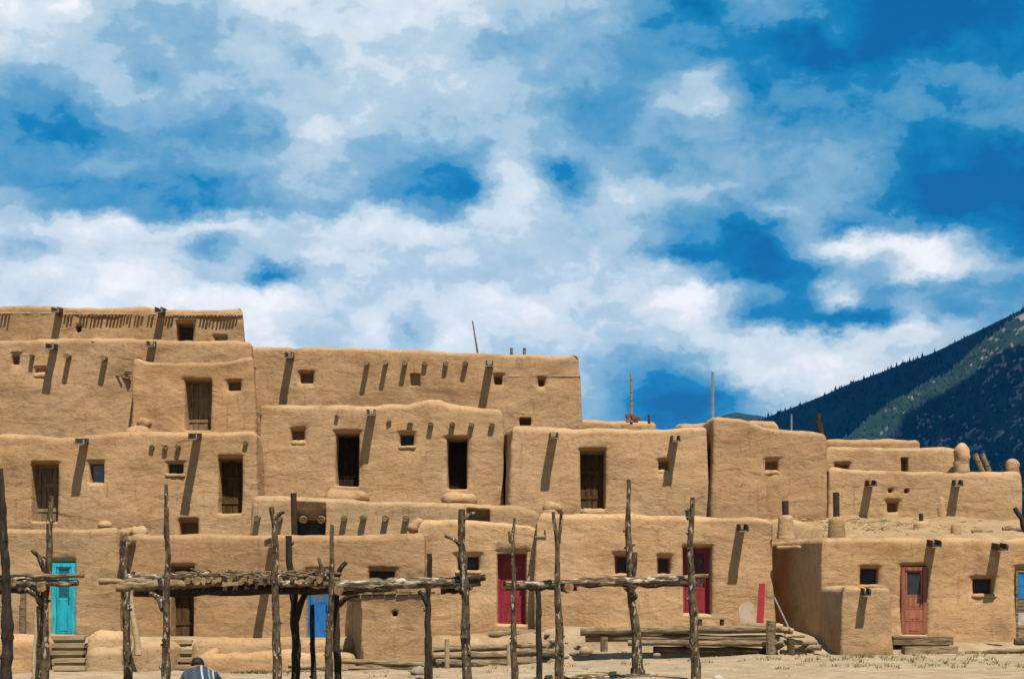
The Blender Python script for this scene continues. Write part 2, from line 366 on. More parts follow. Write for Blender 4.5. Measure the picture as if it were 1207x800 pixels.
# ------------------------------------------------------------------ ground, haze, mountain
def plaza(x):
    return np.interp(x, [-14, -5, 0, 6, 14], [-.38, -.33, -.14, .10, .12])
def ground_z(x, y):
    x = np.asarray(x, float); y = np.asarray(y, float)
    p = plaza(x)
    tgt = np.interp(x, [-14, -2.4, -1.6, .4, 1.2, 7.0, 7.8, 9, 20], [.45, .40, .10, .55, .70, .70, .45, .36, .36])
    ya = np.interp(x, [-14, -2.4, -1.6, .4, 1.3, 6.6, 7.8, 9, 20], [48.7, 48.7, 47.0, 47.2, 47.0, 47.0, 46.8, 46.9, 46.9])
    yb = np.interp(x, [-14, -2.4, -1.6, .4, 1.3, 6.6, 7.8, 9, 20], [49.5, 49.5, 49.5, 48.6, 47.3, 47.3, 48.6, 48.0, 48.0])
    z = p + (tgt - p) * sstep(y, ya, yb)
    P = np.stack([x, y, 0 * x], 1)
    near = np.exp(-((np.abs(x) / 60) ** 4 + ((y - 40) / 60) ** 4))
    z = z + near * (.035 * vnoise(P, .8, 3) + .02 * vnoise(P, 2.3, 4) + .01 * vnoise(P, 6, 5))
    far = np.clip((np.hypot(x, y - 40) - 60) / 600, 0, 1)
    return z - far * .3
def build_ground():
    xs = np.unique(np.concatenate([np.linspace(-15, 15, 200), np.linspace(-60, 60, 41), np.array([-6000, -3500, -1500, -600, -200, 200, 600, 1500, 3500, 6000])]))
    ys = np.unique(np.concatenate([np.linspace(34, 54, 150), np.linspace(-20, 120, 36), np.array([-300, -100, 250, 600, 1500, 3000, 5500, 7800])]))
    gx, gy = np.meshgrid(xs, ys); gx = gx.ravel(); gy = gy.ravel()
    v = np.stack([gx, gy, ground_z(gx, gy)], 1)
    nx, ny = len(xs), len(ys)
    i = np.arange((nx - 1) * (ny - 1)); r = i // (nx - 1); c = i % (nx - 1); a = r * nx + c
    tag(link_mesh('ground', v, np.stack([a, a + 1, a + nx + 1, a + nx], 1), SAND), kind='structure', label='dusty tan plaza ground in front of the adobe houses')
build_ground()

def build_mountain():
    D1 = 5200.0; D2 = 4500.0
    rx = np.array([420, 700, 800, 860, 890, 905, 960, 1000, 1050, 1100, 1150, 1207, 1300, 1450, 1700]); ry = np.array([700, 580, 530, 508, 497, 489, 468, 451, 433, 414, 390, 364, 325, 280, 240])
    sx = np.array([420, 700, 930, 975, 1020, 1080, 1140, 1207, 1300, 1450, 1700]); sy = np.array([720, 690, 600, 548, 515, 476, 434, 386, 330, 290, 260])
    xs = np.linspace(X(430, D1), X(1500, D1), 400); ys = np.concatenate([np.linspace(2600, 3600, 40), np.linspace(3610, 4600, 180), np.linspace(4612, 6200, 110)])
    gx, gy = np.meshgrid(xs, ys); gx = gx.ravel(); gy = gy.ravel()
    P = np.stack([gx, gy, 0 * gx], 1)
    n = 45 * vnoise(P, 1 / 420, 21) + 22 * vnoise(P, 1 / 170, 22) + 10 * vnoise(P, 1 / 70, 23) + 4 * vnoise(P, 1 / 25, 24)
    h1 = np.interp(CX + gx / D1 * F, rx, EYE + (HY - ry) * D1 / F) - .55 * np.abs(gy - D1)
    h2 = np.interp(CX + gx / D2 * F, sx, EYE + (HY - sy) * D2 / F) - .42 * np.abs(gy - D2)
    k = np.exp(-(np.abs(gy - D1) / 160)) * (h1 > h2)
    h = np.maximum(h1, h2) + n * (1 - .93 * k)
    z = np.maximum(h, -3.0)
    v = np.stack([gx, gy, z], 1)
    nx, ny = len(xs), len(ys)
    i = np.arange((nx - 1) * (ny - 1)); r = i // (nx - 1); c = i % (nx - 1); a = r * nx + c
    rockmat = mat('mountain_rock', (.30, .235, .20), (.15, .12, .105), scale=.03, bump=.6, bscale=.05, bdist=8)
    soil = mat('mountain_undergrowth', (.014, .045, .026), (.010, .032, .022), scale=.02, c3=(.024, .055, .030), c3scale=.006)
    fc = v[a] + [xs[1] - xs[0], ys[1] - ys[0], 0]
    px = CX + fc[:, 0] / fc[:, 1] * F; py = HY - (fc[:, 2] - EYE) / fc[:, 1] * F
    FP = np.stack([fc[:, 0], fc[:, 1] * .6, fc[:, 2]], 1)
    rn = vnoise(FP, 1 / 150, 31) * .36 + vnoise(FP, 1 / 38, 32) * .36 + vnoise(FP, 1 / 9, 33) * .75
    bias = np.interp(px, [900, 1000, 1060, 1130, 1207, 1300], [-.9, -.55, -.18, .0, .06, .08])
    rock = (rn + bias > .20) & (h2[a] > h1[a] - 25)
    ob = link_mesh('mountain', v, np.stack([a, a + 1, a + nx + 1, a + nx], 1), [soil, rockmat])
    ob.data.polygons.foreach_set('material_index', rock.astype(np.int32)); tag(ob, 'forested mountain slope with pale rock outcrops rising behind the right houses', kind='structure')
    # conifers over the slopes
    ok = np.where((~rock) & (z[a] > 60) & (px > 850) & (px < 1300))[0]
    w = .25 + np.clip(vnoise(FP[ok], 1 / 90, 51) + .5 * vnoise(FP[ok], 1 / 30, 52) + .4, 0, 2); pick = RNG.choice(ok, 26000, p=w / w.sum())
    j = RNG.uniform(0, 1, (len(pick), 2)); A = a[pick]
    tx = v[A, 0] + j[:, 0] * (xs[1] - xs[0]); ty = v[A, 1] + j[:, 1] * (v[A + nx, 1] - v[A, 1])
    def h_at(): 
        z00 = v[A, 2]; z10 = v[A + 1, 2]; z01 = v[A + nx, 2]; z11 = v[A + nx + 1, 2]
        return (z00 * (1 - j[:, 0]) + z10 * j[:, 0]) * (1 - j[:, 1]) + (z01 * (1 - j[:, 0]) + z11 * j[:, 0]) * j[:, 1]
    tz = h_at(); H = RNG.gamma(5, 1.55, len(pick)).clip(3, 15); R = H * RNG.uniform(.22, .34, len(pick)); k = 6
    th = np.linspace(0, 2 * np.pi, k, endpoint=False)
    V = np.zeros((len(pick), k + 1, 3))
    V[:, :k, 0] = tx[:, None] + R[:, None] * np.cos(th); V[:, :k, 1] = ty[:, None] + R[:, None] * np.sin(th); V[:, :k, 2] = tz[:, None] - 1
    V[:, k] = np.stack([tx, ty, tz + H], 1)
    b = (np.arange(len(pick)) * (k + 1))[:, None]
    T = np.stack([np.stack([b[:, 0] + q, b[:, 0] + (q + 1) % k, b[:, 0] + k], 1) for q in range(k)], 1).reshape(-1, 3)
    fm = mat('conifer_needles', (.006, .026, .020), (.020, .055, .027), scale=.022, lo=.42, hi=.58, c3=(.003, .014, .012), c3scale=.07, c3lo=.5, c3hi=.6)
    tag(link_mesh('forest', V.reshape(-1, 3), T, fm, smooth=False), 'dark conifer forest covering the mountain slope', kind='stuff')
    # a farther blue ridge that just shows above the roofs
    D3 = 6700.0
    xs = np.linspace(X(510, D3), X(1020, D3), 130); ys = np.linspace(5900, 7700, 60)
    gx, gy = np.meshgrid(xs, ys); gx = gx.ravel(); gy = gy.ravel(); P = np.stack([gx, gy, 0 * gx], 1)
    hx = np.array([500, 660, 800, 835, 852, 870, 885, 905, 930, 1020]); hy = np.array([700, 560, 520, 500, 489, 485, 487, 491, 500, 540])
    h = np.interp(CX + gx / D3 * F, hx, EYE + (HY - hy) * D3 / F) - .4 * np.abs(gy - D3) + 14 * vnoise(P, 1 / 120, 41) * (np.abs(gy - D3) > 60) + 3 * vnoise(P, 1 / 30, 42)
    v = np.stack([gx, gy, np.maximum(h, -3)], 1); nx, ny = len(xs), len(ys)
    i = np.arange((nx - 1) * (ny - 1)); r = i // (nx - 1); c = i % (nx - 1); a = r * nx + c
    tag(link_mesh('hill', v, np.stack([a, a + 1, a + nx + 1, a + nx], 1), soil), 'distant dark blue ridge just above the roofline', kind='structure')
build_mountain()
def build_haze():
    b = MB(); b.box(-6200, 6200, -320, 7900, -5, 1300)
    m = bpy.data.materials.new('air'); m.use_nodes = True; nt = m.node_tree; nt.nodes.clear()
    o = nt.nodes.new('ShaderNodeOutputMaterial'); pv = nt.nodes.new('ShaderNodeVolumePrincipled')
    pv.inputs['Color'].default_value = (.0, .27, .85, 1); pv.inputs['Density'].default_value = HAZE; pv.inputs['Anisotropy'].default_value = 0.0
    nt.links.new(pv.outputs[0], o.inputs['Volume'])
    tag(b.build('haze', m), kind='stuff', label='thin blue air between the plaza and the mountain')
HAZE = 0.22e-4
build_haze()
def build_clouds():
    """cumulus drifting over the mountain, above the picture: their shade lies on its slopes"""
    m = mat('cloud_white', (.85, .86, .88), (.75, .77, .8), scale=.002, rough=1.0, spec=0)
    bm = bmesh.new(); bmesh.ops.create_icosphere(bm, subdivisions=3, radius=1); U = np.array([v.co[:] for v in bm.verts]); fu = np.array([tuple(v.index for v in q.verts) for q in bm.faces]); bm.free()
    for (label, xa, xb, ya, yb, zz, nb) in (('flat bottomed cumulus cloud high over the far ridge', 300, 2300, 4800, 5700, 2700, 120), ('flat bottomed cumulus cloud high over the near mountain slope', 400, 2400, 3300, 4400, 2600, 100)):
        VV = []; FF = []; n = 0
        for k in range(nb):
            x = RNG.uniform(xa, xb); y = RNG.uniform(ya, yb); r = RNG.uniform(90, 230); t = (zz - 350) / SUN.z
            y += 90 * math.sin(x / 130) + 60 * math.sin(x / 57 + 1); r = min(r, max(60, min(y - ya, yb - y) + 110))
            c = np.array([x + SUN.x * t, y + SUN.y * t, zz]); V = U * (1 + .2 * vnoise(U + k, 2.2, k)[:, None]) * r
            V[:, 2] = np.where(V[:, 2] < 0, V[:, 2] * .2, V[:, 2] * .8); VV.append(V + c); FF.append(fu + n); n += len(U)
        tag(link_mesh('cloud', np.concatenate(VV), np.concatenate(FF), m), label, kind='stuff')
build_clouds()

# ------------------------------------------------------------------ adobe blocks
def poly_inset(poly, d):
    n = len(poly); L = []
    for i in range(n):
        a = np.array(poly[i]); b = np.array(poly[(i + 1) % n]); t = (b - a) / np.linalg.norm(b - a); nn = np.array([t[1], -t[0]])
        L.append((a - nn * d, t, nn))
    V = []
    for i in range(n):
        p, t, _ = L[i - 1]; q, s, _ = L[i]
        k = np.cross(q - p, s) / np.cross(t, s); V.append(p + t * k)
    return V, [l[2] for l in L]

class Block:
    """a hand-plastered adobe room: battered walls, rounded parapet, sunken roof, recessed openings in its front wall"""
    def __init__(s, label, pxl, pxr, D, top, z0, depth, openings=(), group=None, r=.15, splay_l=0.0, splay_r=0.0, batter=.03, sp=.065, seed=0, rad=.15, amp=.95, name='adobe_house', cat='adobe house', roofdrop=.32, par=.40):
        s.D = D; s.z0 = z0; s.batter = batter; s.amp = amp
        top = [(X(px, D), Z(py, D)) for px, py in top]
        s.topx = np.array([t[0] for t in top]); s.topz = np.array([t[1] for t in top])
        x0, x1 = X(pxl, D), X(pxr, D); s.x0, s.x1 = x0, x1
        zmin = s.topz.min()
        # base outline is grown by the batter so that the top edge lies where it was measured
        poly = [(x0, D), (x1, D), (x1 + splay_r, D + depth), (x0 + splay_l, D + depth)]
        s.loc = ((x0 + x1) / 2, D + depth / 2, z0)
        s.root = empty(name, s.loc, label, cat, group)
        ops = []; rr = random.Random(seed)
        for o in openings:
            ox0, ox1 = X(o['x'][0], D), X(o['x'][1], D); oz1, oz0 = Z(o['y'][0], D), Z(o['y'][1], D)
            ops.append(dict(dict(brow=rr.uniform(.03, .11), bw0=rr.uniform(.04, .2), bw1=rr.uniform(.04, .2), scoop=rr.uniform(.05, .11)), **dict(o, x0=ox0, x1=ox1, z0=oz0, z1=oz1)))
        s.ops = ops
        Vr, Nn = poly_inset(poly, r)
        fx0, fx1 = Vr[0][0], Vr[1][0]
        cols = list(np.arange(fx0, fx1, sp)) + [fx1]
        rows = list(np.arange(z0, zmin - rad, sp)) + [zmin - rad]
        for o in ops:
            e = o.get('soft', .022)
            for c in (o['x0'], o['x1']): cols += [c - e * 1.6, c - e * .5, c + e * .5, c + e * 1.6]
            for c in (o['z0'], o['z1'], o['z1'] + o['brow']): rows += [c - e * 1.6, c - e * .5, c + e * .5, c + e * 1.6]
        def clean(v, lo, hi):
            v = sorted(q for q in v if lo <= q <= hi); out = [v[0]]
            for q in v[1:]:
                if q - out[-1] > .012: out.append(q)
            out[-1] = hi; return np.array(out)
        cols = clean(cols, fx0, fx1); rows = clean(rows, z0, zmin - rad)
        sedge = [(cols - fx0) / (fx1 - fx0)] + [np.linspace(0, 1, max(3, int(np.linalg.norm(np.array(poly[(i + 1) % 4]) - np.array(poly[i])) / (.14 if i != 2 else .5)))) for i in (1, 2, 3)]
        K = 6
        sampl = []   # (edge, s) or corner
        for i in range(4):
            for q in sedge[i]: sampl.append((0, i, q))
            for k in range(1, K): sampl.append((1, (i + 1) % 4, k / K))
        def ring(d):
            V, nn = poly_inset(poly, max(r, d)); rr = max(r - d, 0)
            out = np.zeros((len(sampl), 2)); nor = np.zeros((len(sampl), 2))
            for j, (kind, i, q) in enumerate(sampl):
                if kind == 0:
                    out[j] = V[i] * (1 - q) + V[(i + 1) % 4] * q + nn[i] * rr; nor[j] = nn[i]
                else:
                    a0 = math.atan2(nn[i - 1][1], nn[i - 1][0]); a1 = math.atan2(nn[i][1], nn[i][0])
                    while a1 < a0: a1 += 2 * math.pi
                    t = a0 + (a1 - a0) * q; nv = np.array([math.cos(t), math.sin(t)]); out[j] = V[i] + nv * rr; nor[j] = nv
            return out, nor
        isf = np.array([k == 0 and i == 0 for k, i, q in sampl])
        zb = zmin - rad; za = max([o['z1'] + .15 for o in ops] + [z0 + .3]); za = min(za, zb - .05)
        VV = []
        base, nor = ring(0)
        def topz_at(x): return np.interp(x, s.topx, s.topz)
        def surf(xy, nor, z, wallrow):
            P = np.stack([xy[:, 0], xy[:, 1], z], 1)
            d = s.amp * (.075 * vnoise(P, .42, seed) + .042 * vnoise(P, 1.1, seed + 1) + .016 * vnoise(P, 3.1, seed + 2) + .006 * vnoise(P, 8, seed + 3))
            return d
        for z in rows:
            inset = batter * (z - z0)
            xy, nn = ring(inset)
            st = np.clip((z - za) / (zb - za), 0, 1)
            zz = z + st * (topz_at(xy[:, 0]) - zmin)
            d = surf(xy, nn, zz, True)
            rec = np.zeros(len(xy))
            for o in ops:
                e = o.get('soft', .022); x = xy[:, 0]
                m = sstep(x, o['x0'] - e, o['x0'] + e) * (1 - sstep(x, o['x1'] - e, o['x1'] + e)) * sstep(z, o['z0'] - e, o['z0'] + e) * (1 - sstep(z, o['z1'] - e, o['z1'] + e))
                sc = o.get('scoop', .10)
                if sc:
                    br = o['brow']; m2 = sstep(x, o['x0'] - o['bw0'], o['x0'] + .02) * (1 - sstep(x, o['x1'] - .02, o['x1'] + o['bw1'])) * sstep(z, o['z0'] - .2, o['z0'] + .5 * (o['z1'] - o['z0'])) * (1 - sstep(z, o['z1'] + br - .03, o['z1'] + br + .05))
                    rec = np.maximum(rec, sc * m2)
                rec = np.maximum(rec, (o['depth'] + .14) * m + rec * (1 - m))
            rec = rec * isf
            P = np.stack([xy[:, 0], xy[:, 1], zz], 1)
            p = xy + nn * (d - rec)[:, None]
            wx = s.amp * .022 * vnoise(P + 50, 1.3, seed + 7) * isf; wz = .022 * vnoise(P + 90, 1.3, seed + 8) * isf * (z > z0 + .05)
            VV.append(np.stack([p[:, 0] + wx, p[:, 1], zz + wz], 1))
        ib = batter * (zb - z0)
        for (dx, dz) in [(q * rad, h * rad) for q, h in ((.05, .25), (.18, .5), (.38, .72), (.65, .89), (1.0, 1.0))] + [(par - .12, rad + .004), (par - .04, rad - .02), (par, rad - .08), (par + .02, rad - roofdrop)]:
            xy, nn = ring(ib + dx)
            zz = zb + dz + (topz_at(xy[:, 0]) - zmin)
            P = np.stack([xy[:, 0], xy[:, 1], zz], 1)
            d = surf(xy, nn, zz, False)
            zz = zz + s.amp * (.065 * vnoise(P, .55, seed + 5) + .042 * vnoise(P, 1.6, seed + 6) + .022 * vnoise(P, 4.5, seed + 9)) * (dz / rad if dz > 0 else 0)
            p = xy + nn * d[:, None]
            VV.append(np.stack([p[:, 0], p[:, 1], zz], 1))
        n = len(sampl); R = len(VV)
        V = np.concatenate(VV)
        r_ = np.repeat(np.arange(R - 1), n); c_ = np.tile(np.arange(n), R - 1); c2 = (c_ + 1) % n
        Fq = np.stack([r_ * n + c_, r_ * n + c2, (r_ + 1) * n + c2, (r_ + 1) * n + c_], 1)
        s.wall = link_mesh('wall', V, Fq, ADOBE_M, s.root, s.loc)
        last = VV[-1]; cx = last.mean(0)
        rv = np.concatenate([last + [0, 0, .02], [cx]]); rf = [(k, (k + 1) % n, n) for k in range(n)]
        s.roof = link_mesh('roof', rv, np.array(rf), DIRT, s.root, s.loc)
        for o in ops: s.fill(o)
    def wall_y(s, z): return s.D + s.batter * (z - s.z0)
    # ---- what stands in an opening
    def fill(s, o):
        k = o.get('kind'); L = s.loc; R = s.root
        zc = (o['z0'] + o['z1']) / 2
        y = s.wall_y(zc) + o['depth']; x0, x1, z0, z1 = o['x0'], o['x1'], o['z0'], o['z1']; w = x1 - x0; h = z1 - z0
        if k == 'plank_door':
            m = o.get('mat', DOORWOOD)
            d = MB().box(x0 - .05, x1 + .05, y + .045, y + .09, z0 - .03, z1 + .05).build('door', m, R, L)
            if o.get('dlabel'): d['label'] = o['dlabel']
            n = max(3, int(round(w / .16)))
            for i in range(n):
                a = x0 - .02 + (w + .04) * i / n; b = a + (w + .04) / n
                q = random.uniform(0, .012); t = h * o.get('hfrac', 1)
                MB().box(a + .006, b - .006, y - q, y + .04, z0 - .01 + random.uniform(0, .02), z0 + t).build('plank', m, d, (0, 0, 0)).matrix_parent_inverse = Matrix.Translation(-Vector(L))
            for zz in (z0 + h * .18, z0 + h * .62):
                MB().box(x0, x1, y - .03, y - .013, zz, zz + .09).build('batten', m, d).matrix_parent_inverse = Matrix.Translation(-Vector(L))
            MB().tube([(x0 + .1, y - .06, z0 + h * .5), (x0 + .1, y - .06, z0 + h * .5 + .12)], .014, 6).build('handle', IRON, d).matrix_parent_inverse = Matrix.Translation(-Vector(L))
            MB().box(x0 - .06, x1 + .06, y - .06, y - .02, z1 - .07, z1 + .05).build('lintel', GREYWOOD, R, L)
        elif k == 'panel_door':
            m, fm = o['mat'], o['fmat']
            d = MB().box(x0, x1, y + .02, y + .06, z0, z1).build('door', m, R, L)
            if o.get('dlabel'): d['label'] = o['dlabel']
            inv = Matrix.Translation(-Vector(L)); fw = o.get('fw', .09)
            f = MB().box(x0 - .01, x0 + fw, y - .05, y + .018, z0, z1).box(x1 - fw, x1 + .01, y - .05, y + .018, z0, z1).box(x0 + fw + .002, x1 - fw - .002, y - .05, y + .018, z1 - fw, z1)
            f.build('frame', fm, d).matrix_parent_inverse = inv
            g = o.get('glass', 0.0); zi0 = z0 + .01; zi1 = z1 - fw; zs = zi1 - g * (zi1 - zi0); xa, xb = x0 + fw + .01, x1 - fw - .01
            if g:
                MB().box(xa + .05, xb - .05, y - .002, y + .012, zs + .06, zi1 - .05).build('pane', o.get('gmat', GLASS), d).matrix_parent_inverse = inv
                MB().box(xa, xb, y - .022, y + .016, zi1 - .05, zi1 - .004).box(xa, xb, y - .022, y + .016, zs, zs + .06).box(xa, xa + .05, y - .022, y + .016, zs + .062, zi1 - .052).box(xb - .05, xb, y - .022, y + .016, zs + .062, zi1 - .052).build('sash', fm if not o.get('sashm') else o['sashm'], d).matrix_parent_inverse = inv
            n = o.get('panels', 1)
            for i in range(n):
                a = zi0 + (zs - zi0) * i / n; b = zi0 + (zs - zi0) * (i + 1) / n
                pm = o['pmats'][i] if o.get('pmats') else m
                MB().box(xa, xb, y - .028, y + .016, a + .005, b - .005).build('panel', pm, d).matrix_parent_inverse = inv
                if n <= 4: MB().box(xa + .09, xb - .09, y - .036, y - .029, a + .07, b - .07).build('raised_panel', pm, d).matrix_parent_inverse = inv
            MB().tube([(xb - .05, y - .07, z0 + h * .47), (xb - .05, y - .07, z0 + h * .47 + .09)], .02, 6).build('handle', IRON, d).matrix_parent_inverse = inv
        elif k == 'window':
            wd = MB().box(x0 - .05, x1 + .05, y + .03, y + .06, z0 - .05, z1 + .05).build('window', DOORWOOD if not o.get('mat') else o['mat'], R, L)
            inv = Matrix.Translation(-Vector(L)); fm = o.get('fmat', SPOUT); f = .045
            MB().box(x0 - .04, x0 + f, y - .02, y + .028, z0 - .04, z1 + .04).box(x1 - f, x1 + .04, y - .02, y + .028, z0 - .04, z1 + .04).box(x0 + f + .002, x1 - f - .002, y - .02, y + .028, z1 - f, z1 + .04).box(x0 + f + .002, x1 - f - .002, y - .02, y + .028, z0 - .04, z0 + f).build('frame', fm, wd).matrix_parent_inverse = inv
            MB().box(x0 + f + .003, x1 - f - .003, y + .004, y + .012, z0 + f + .003, z1 - f - .003).build('pane', o.get('gmat', GLASS), wd).matrix_parent_inverse = inv
            if w > .55: MB().box((x0 + x1) / 2 - .02, (x0 + x1) / 2 + .02, y - .014, y + .002, z0 + f + .002, z1 - f - .002).build('mullion', fm, wd).matrix_parent_inverse = inv
            if o.get('sill', True): lump(R, L, 'sill', [(x0 - .02, s.wall_y(z0) + .05, z0 - .05), (x1 + .02, s.wall_y(z0) + .05, z0 - .05)], .07, o.get('sillm', ADOBE_M))
        elif k == 'niche':
            if o.get('sill', True): lump(R, L, 'sill', [(x0 + .03, s.wall_y(z0) + .1, z0 - .02), (x1 - .03, s.wall_y(z0) + .1, z0 - .02)], .115, ADOBE_M)
    # ---- things that stick out of the wall
    def spout(s, px, py, pyend, w=.23):
        D = s.D; L = (pyend - py) / F * D / 2.126; L = max(L, .3)
        z = Z(py, D - L * .8); x = X(px, D - L * .8); yb = s.wall_y(z) + .3; yf = s.wall_y(z) - L; dz = -.10 * L; h = .13
        b = MB(); t = .035
        def bar(xa, xb, za, zb):
            k = len(b.v)
            for (yy, q) in ((yb, 0), (yf, dz)):
                for (xx, zz) in ((xa, za), (xb, za), (xb, zb), (xa, zb)): b.v.append((xx + random.uniform(-.006, .006), yy + random.uniform(-.02, .02), zz + q))
            for q in ((3, 2, 1, 0), (4, 5, 6, 7), (0, 1, 5, 4), (1, 2, 6, 5), (2, 3, 7, 6), (3, 0, 4, 7)): b.f.append(tuple(k + i for i in q)); b.m.append(0)
        bar(x - w / 2, x + w / 2, z - t, z); bar(x - w / 2, x - w / 2 + t, z + .003, z + h); bar(x + w / 2 - t, x + w / 2, z + .003, z + h)
        o = b.build('water_spout', SPOUT, s.root, s.loc)
        c = MB().box(x - w / 2 - .012, x + w / 2 + .012, yf - .05, yf + .05, z + dz - t - .02, z + dz - t - .003).box(x + w / 2 + .003, x + w / 2 + .02, yf - .04, yf + .06, z + dz - t, z + dz + h * .8)
        c.build('spout_lip', TIP, o).matrix_parent_inverse = Matrix.Translation(-Vector(s.loc))
    def viga(s, px, py, L=.3, r=.09):
        D = s.D; z = Z(py, D); x = X(px, D); y = s.wall_y(z); dx = random.uniform(-.03, .03)
        MB().tube([(x, y + .3, z), (x + dx * .5, y - L * .5, z), (x + dx, y - L, z - .02)], [r, r, r * .93], 9, .05).build('viga', [GREYWOOD, CUT], s.root, s.loc)
    def peg(s, px, py, h, r=.05, lean=0):
        D = s.D + .6; p = PT(px, py, D); MB().tube([(p.x, D, p.z - h - .3), (p.x + lean, D, p.z)], r, 7, .05).build('roof_peg', GREYWOOD, s.root, s.loc)
    def lumpy(s, name, px, py, r, D=None, sq=.8):
        D = D or s.D + .2; p = PT(px, py, D); lump(s.root, s.loc, name, [(p.x - .04, D, p.z), (p.x + .04, D, p.z)], r, ADOBE_M)
    def ridge(s, pxa, pxb, py, r=.06):
        if r > .0521 or s.D < 60: return
        z = Z(py, s.D); y = s.wall_y(z) + .02; lump(s.root, s.loc, 'lintel_ledge', [(X(pxa, s.D), y, z), (X(pxb, s.D), y, z)], r, ADOBE_M)

def lump(root, loc, name, ends, r, m, n=None, top=None):
    """a hand-shaped bulge of mud: a closed noisy tube with rounded ends"""
    a, b = Vector(ends[0]), Vector(ends[1]); Ln = (b - a).length; k = max(6, min(40, int(Ln / .1))); n = 12
    V = []; t = (b - a).normalized(); side = t.cross(Vector((0, 0, 1)) if abs(t.z) < .9 else Vector((0, 1, 0))).normalized(); up = side.cross(t)
    stations = [(-r * math.cos(q), math.sin(q)) for q in np.linspace(.15, math.pi / 2, 5)] + [(Ln * i / k, 1) for i in range(1, k)] + [(Ln + r * math.sin(q), math.cos(q)) for q in np.linspace(0, math.pi / 2 - .15, 5)]
    for (d, w) in stations:
        for j in range(n):
            th = 2 * math.pi * j / n; V.append(a + t * d + side * (math.cos(th) * r * w) + up * (math.sin(th) * r * w))
    V = np.array([tuple(v) for v in V]); nz = vnoise(V, 1.2 / max(r, .15), int(abs(a.x * 37)) + 5)
    c = np.array([tuple(a + t * d) for (d, w) in stations]).repeat(n, 0); nz2 = vnoise(V, 3.2 / max(r, .15), int(abs(a.x * 53)) + 9); V = c + (V - c) * (1 + .26 * nz + .09 * nz2)[:, None] * [1, 1, .85 if abs(t.z) < .9 else 1]
    f = [(i * n + j, i * n + (j + 1) % n, (i + 1) * n + (j + 1) % n, (i + 1) * n + j) for i in range(len(stations) - 1) for j in range(n)]
    f += [tuple(range(n))[::-1], tuple((len(stations) - 1) * n + j for j in range(n))]
    return link_mesh(name, V, f, m, root, loc)

def dr(x, y, depth=.32, **k): return dict(kind=k.pop('kind', 'plank_door'), x=x, y=y, depth=depth * 1.8, **k)
def win(x, y, depth=.2, **k): return dict(kind=k.pop('kind', 'window'), x=x, y=y, depth=max(depth * 1.6, .42 if k.get('kind') == 'hole' else 0), **k) if depth > .08 else dict(kind=k.pop('kind', 'window'), x=x, y=y, depth=depth * 1.5, **k)

# --- fifth storey, far left
T5 = Block('highest adobe storey with rows of short stick ends under its parapet', -120, 290, 64.5, [(-120, 362), (-70, 360), (62, 360), (70, 361), (184, 362), (190, 363), (290, 364)], 9.0, 5,
   [dr((208, 226), (381, 402), .3), win((89, 94), (384, 390), .2, kind='hole', scoop=.03), win((253, 266), (397, 403), .2, fmat=WHITEP, sill=False)], seed=101, splay_r=-.8)
T5.spout(65, 364, 420); T5.spout(187, 364, 420)
def sticks(blk, a, b, y0, step=3.9):
    m = MB(); px = a
    while px < b:
        z = Z(y0 + random.uniform(-.6, .6), blk.D); x = X(px, blk.D); L = random.uniform(.13, .19); y = blk.wall_y(z)
        if random.random() > .12: m.tube([(x, y + .15, z), (x, y - L, z - .01)], random.uniform(.03, .045), 6)
        px += step * random.uniform(.9, 1.1)
    tag(m.build('stick_ends', GREYWOOD, blk.root, blk.loc), kind='stuff')
for (a, b) in ((-40, 14), (69, 88), (95, 104), (108, 121), (127, 155), (160, 182), (192, 206), (212, 232), (237, 253), (257, 283)): sticks(T5, a, b, 372)
T5.ridge(-50, 60, 369, .05); T5.ridge(70, 182, 370, .05); T5.ridge(192, 284, 371, .05)

# --- fourth storey
L4 = Block('tall plain adobe storey directly below the highest one, with slot shadows and short spouts', -190, 299, 60.0, [(-190, 402), (-80, 399), (20, 400), (90, 398), (140, 398), (200, 401), (299, 401)], 5.9, 4.6,
   [win((13, 20), (418, 428), .15, kind='hole'), win((40, 53), (434, 441), .04, kind='niche', sill=True)], seed=111)
L4.spout(58, 407, 455); L4.spout(177, 405, 440); L4.viga(37, 419, .22, .07); L4.viga(80, 420, .38, .09); L4.viga(124, 422, .38, .1)
L4.lumpy('mud_patch', 112, 403, .1)
m = MB()
for i in range(5):
    p = PT(140 + random.uniform(-3, 12), 437 + i * 2.2, 59.9); m.tube([(p.x - .2, 60.15, p.z), (p.x + .12, 59.95, p.z + random.uniform(-.06, .08))], .025, 6)
m.build('broken_lath', GREYWOOD, L4.root, L4.loc)
R4 = Block('long fourth storey adobe wall with six beam ends and a tall corner against the sky', 285, 688, 60.6, [(285, 408), (340, 408), (345, 409), (410, 407), (430, 409), (560, 415), (688, 419)], 5.9, 4.6,
   [win((354, 368), (438, 450), .24, kind='hole'), win((583, 591), (443, 452), .2, kind='hole', soft=.03), win((635, 641), (447, 454), .2, kind='hole', soft=.03), win((613, 625), (493, 501), .25, kind='hole', scoop=.0), win((484, 495), (441, 455), .035, kind='hole', scoop=0)], seed=121)
R4.spout(340, 417, 473); R4.spout(577, 427, 486)
for px, l in ((433, .42), (455, .36), (477, .34), (501, .2), (525, .25), (549, .3)): R4.viga(px, 428, l, .085)
R4.peg(603, 410, .4); R4.peg(618, 410, .4); R4.ridge(600, 684, 443, .022)
MB().tube([PT(563, 416, 61.5), PT(557, 378, 61.5)], [.035, .02], 6).build('roof_pole', GREYWOOD, R4.root, R4.loc)
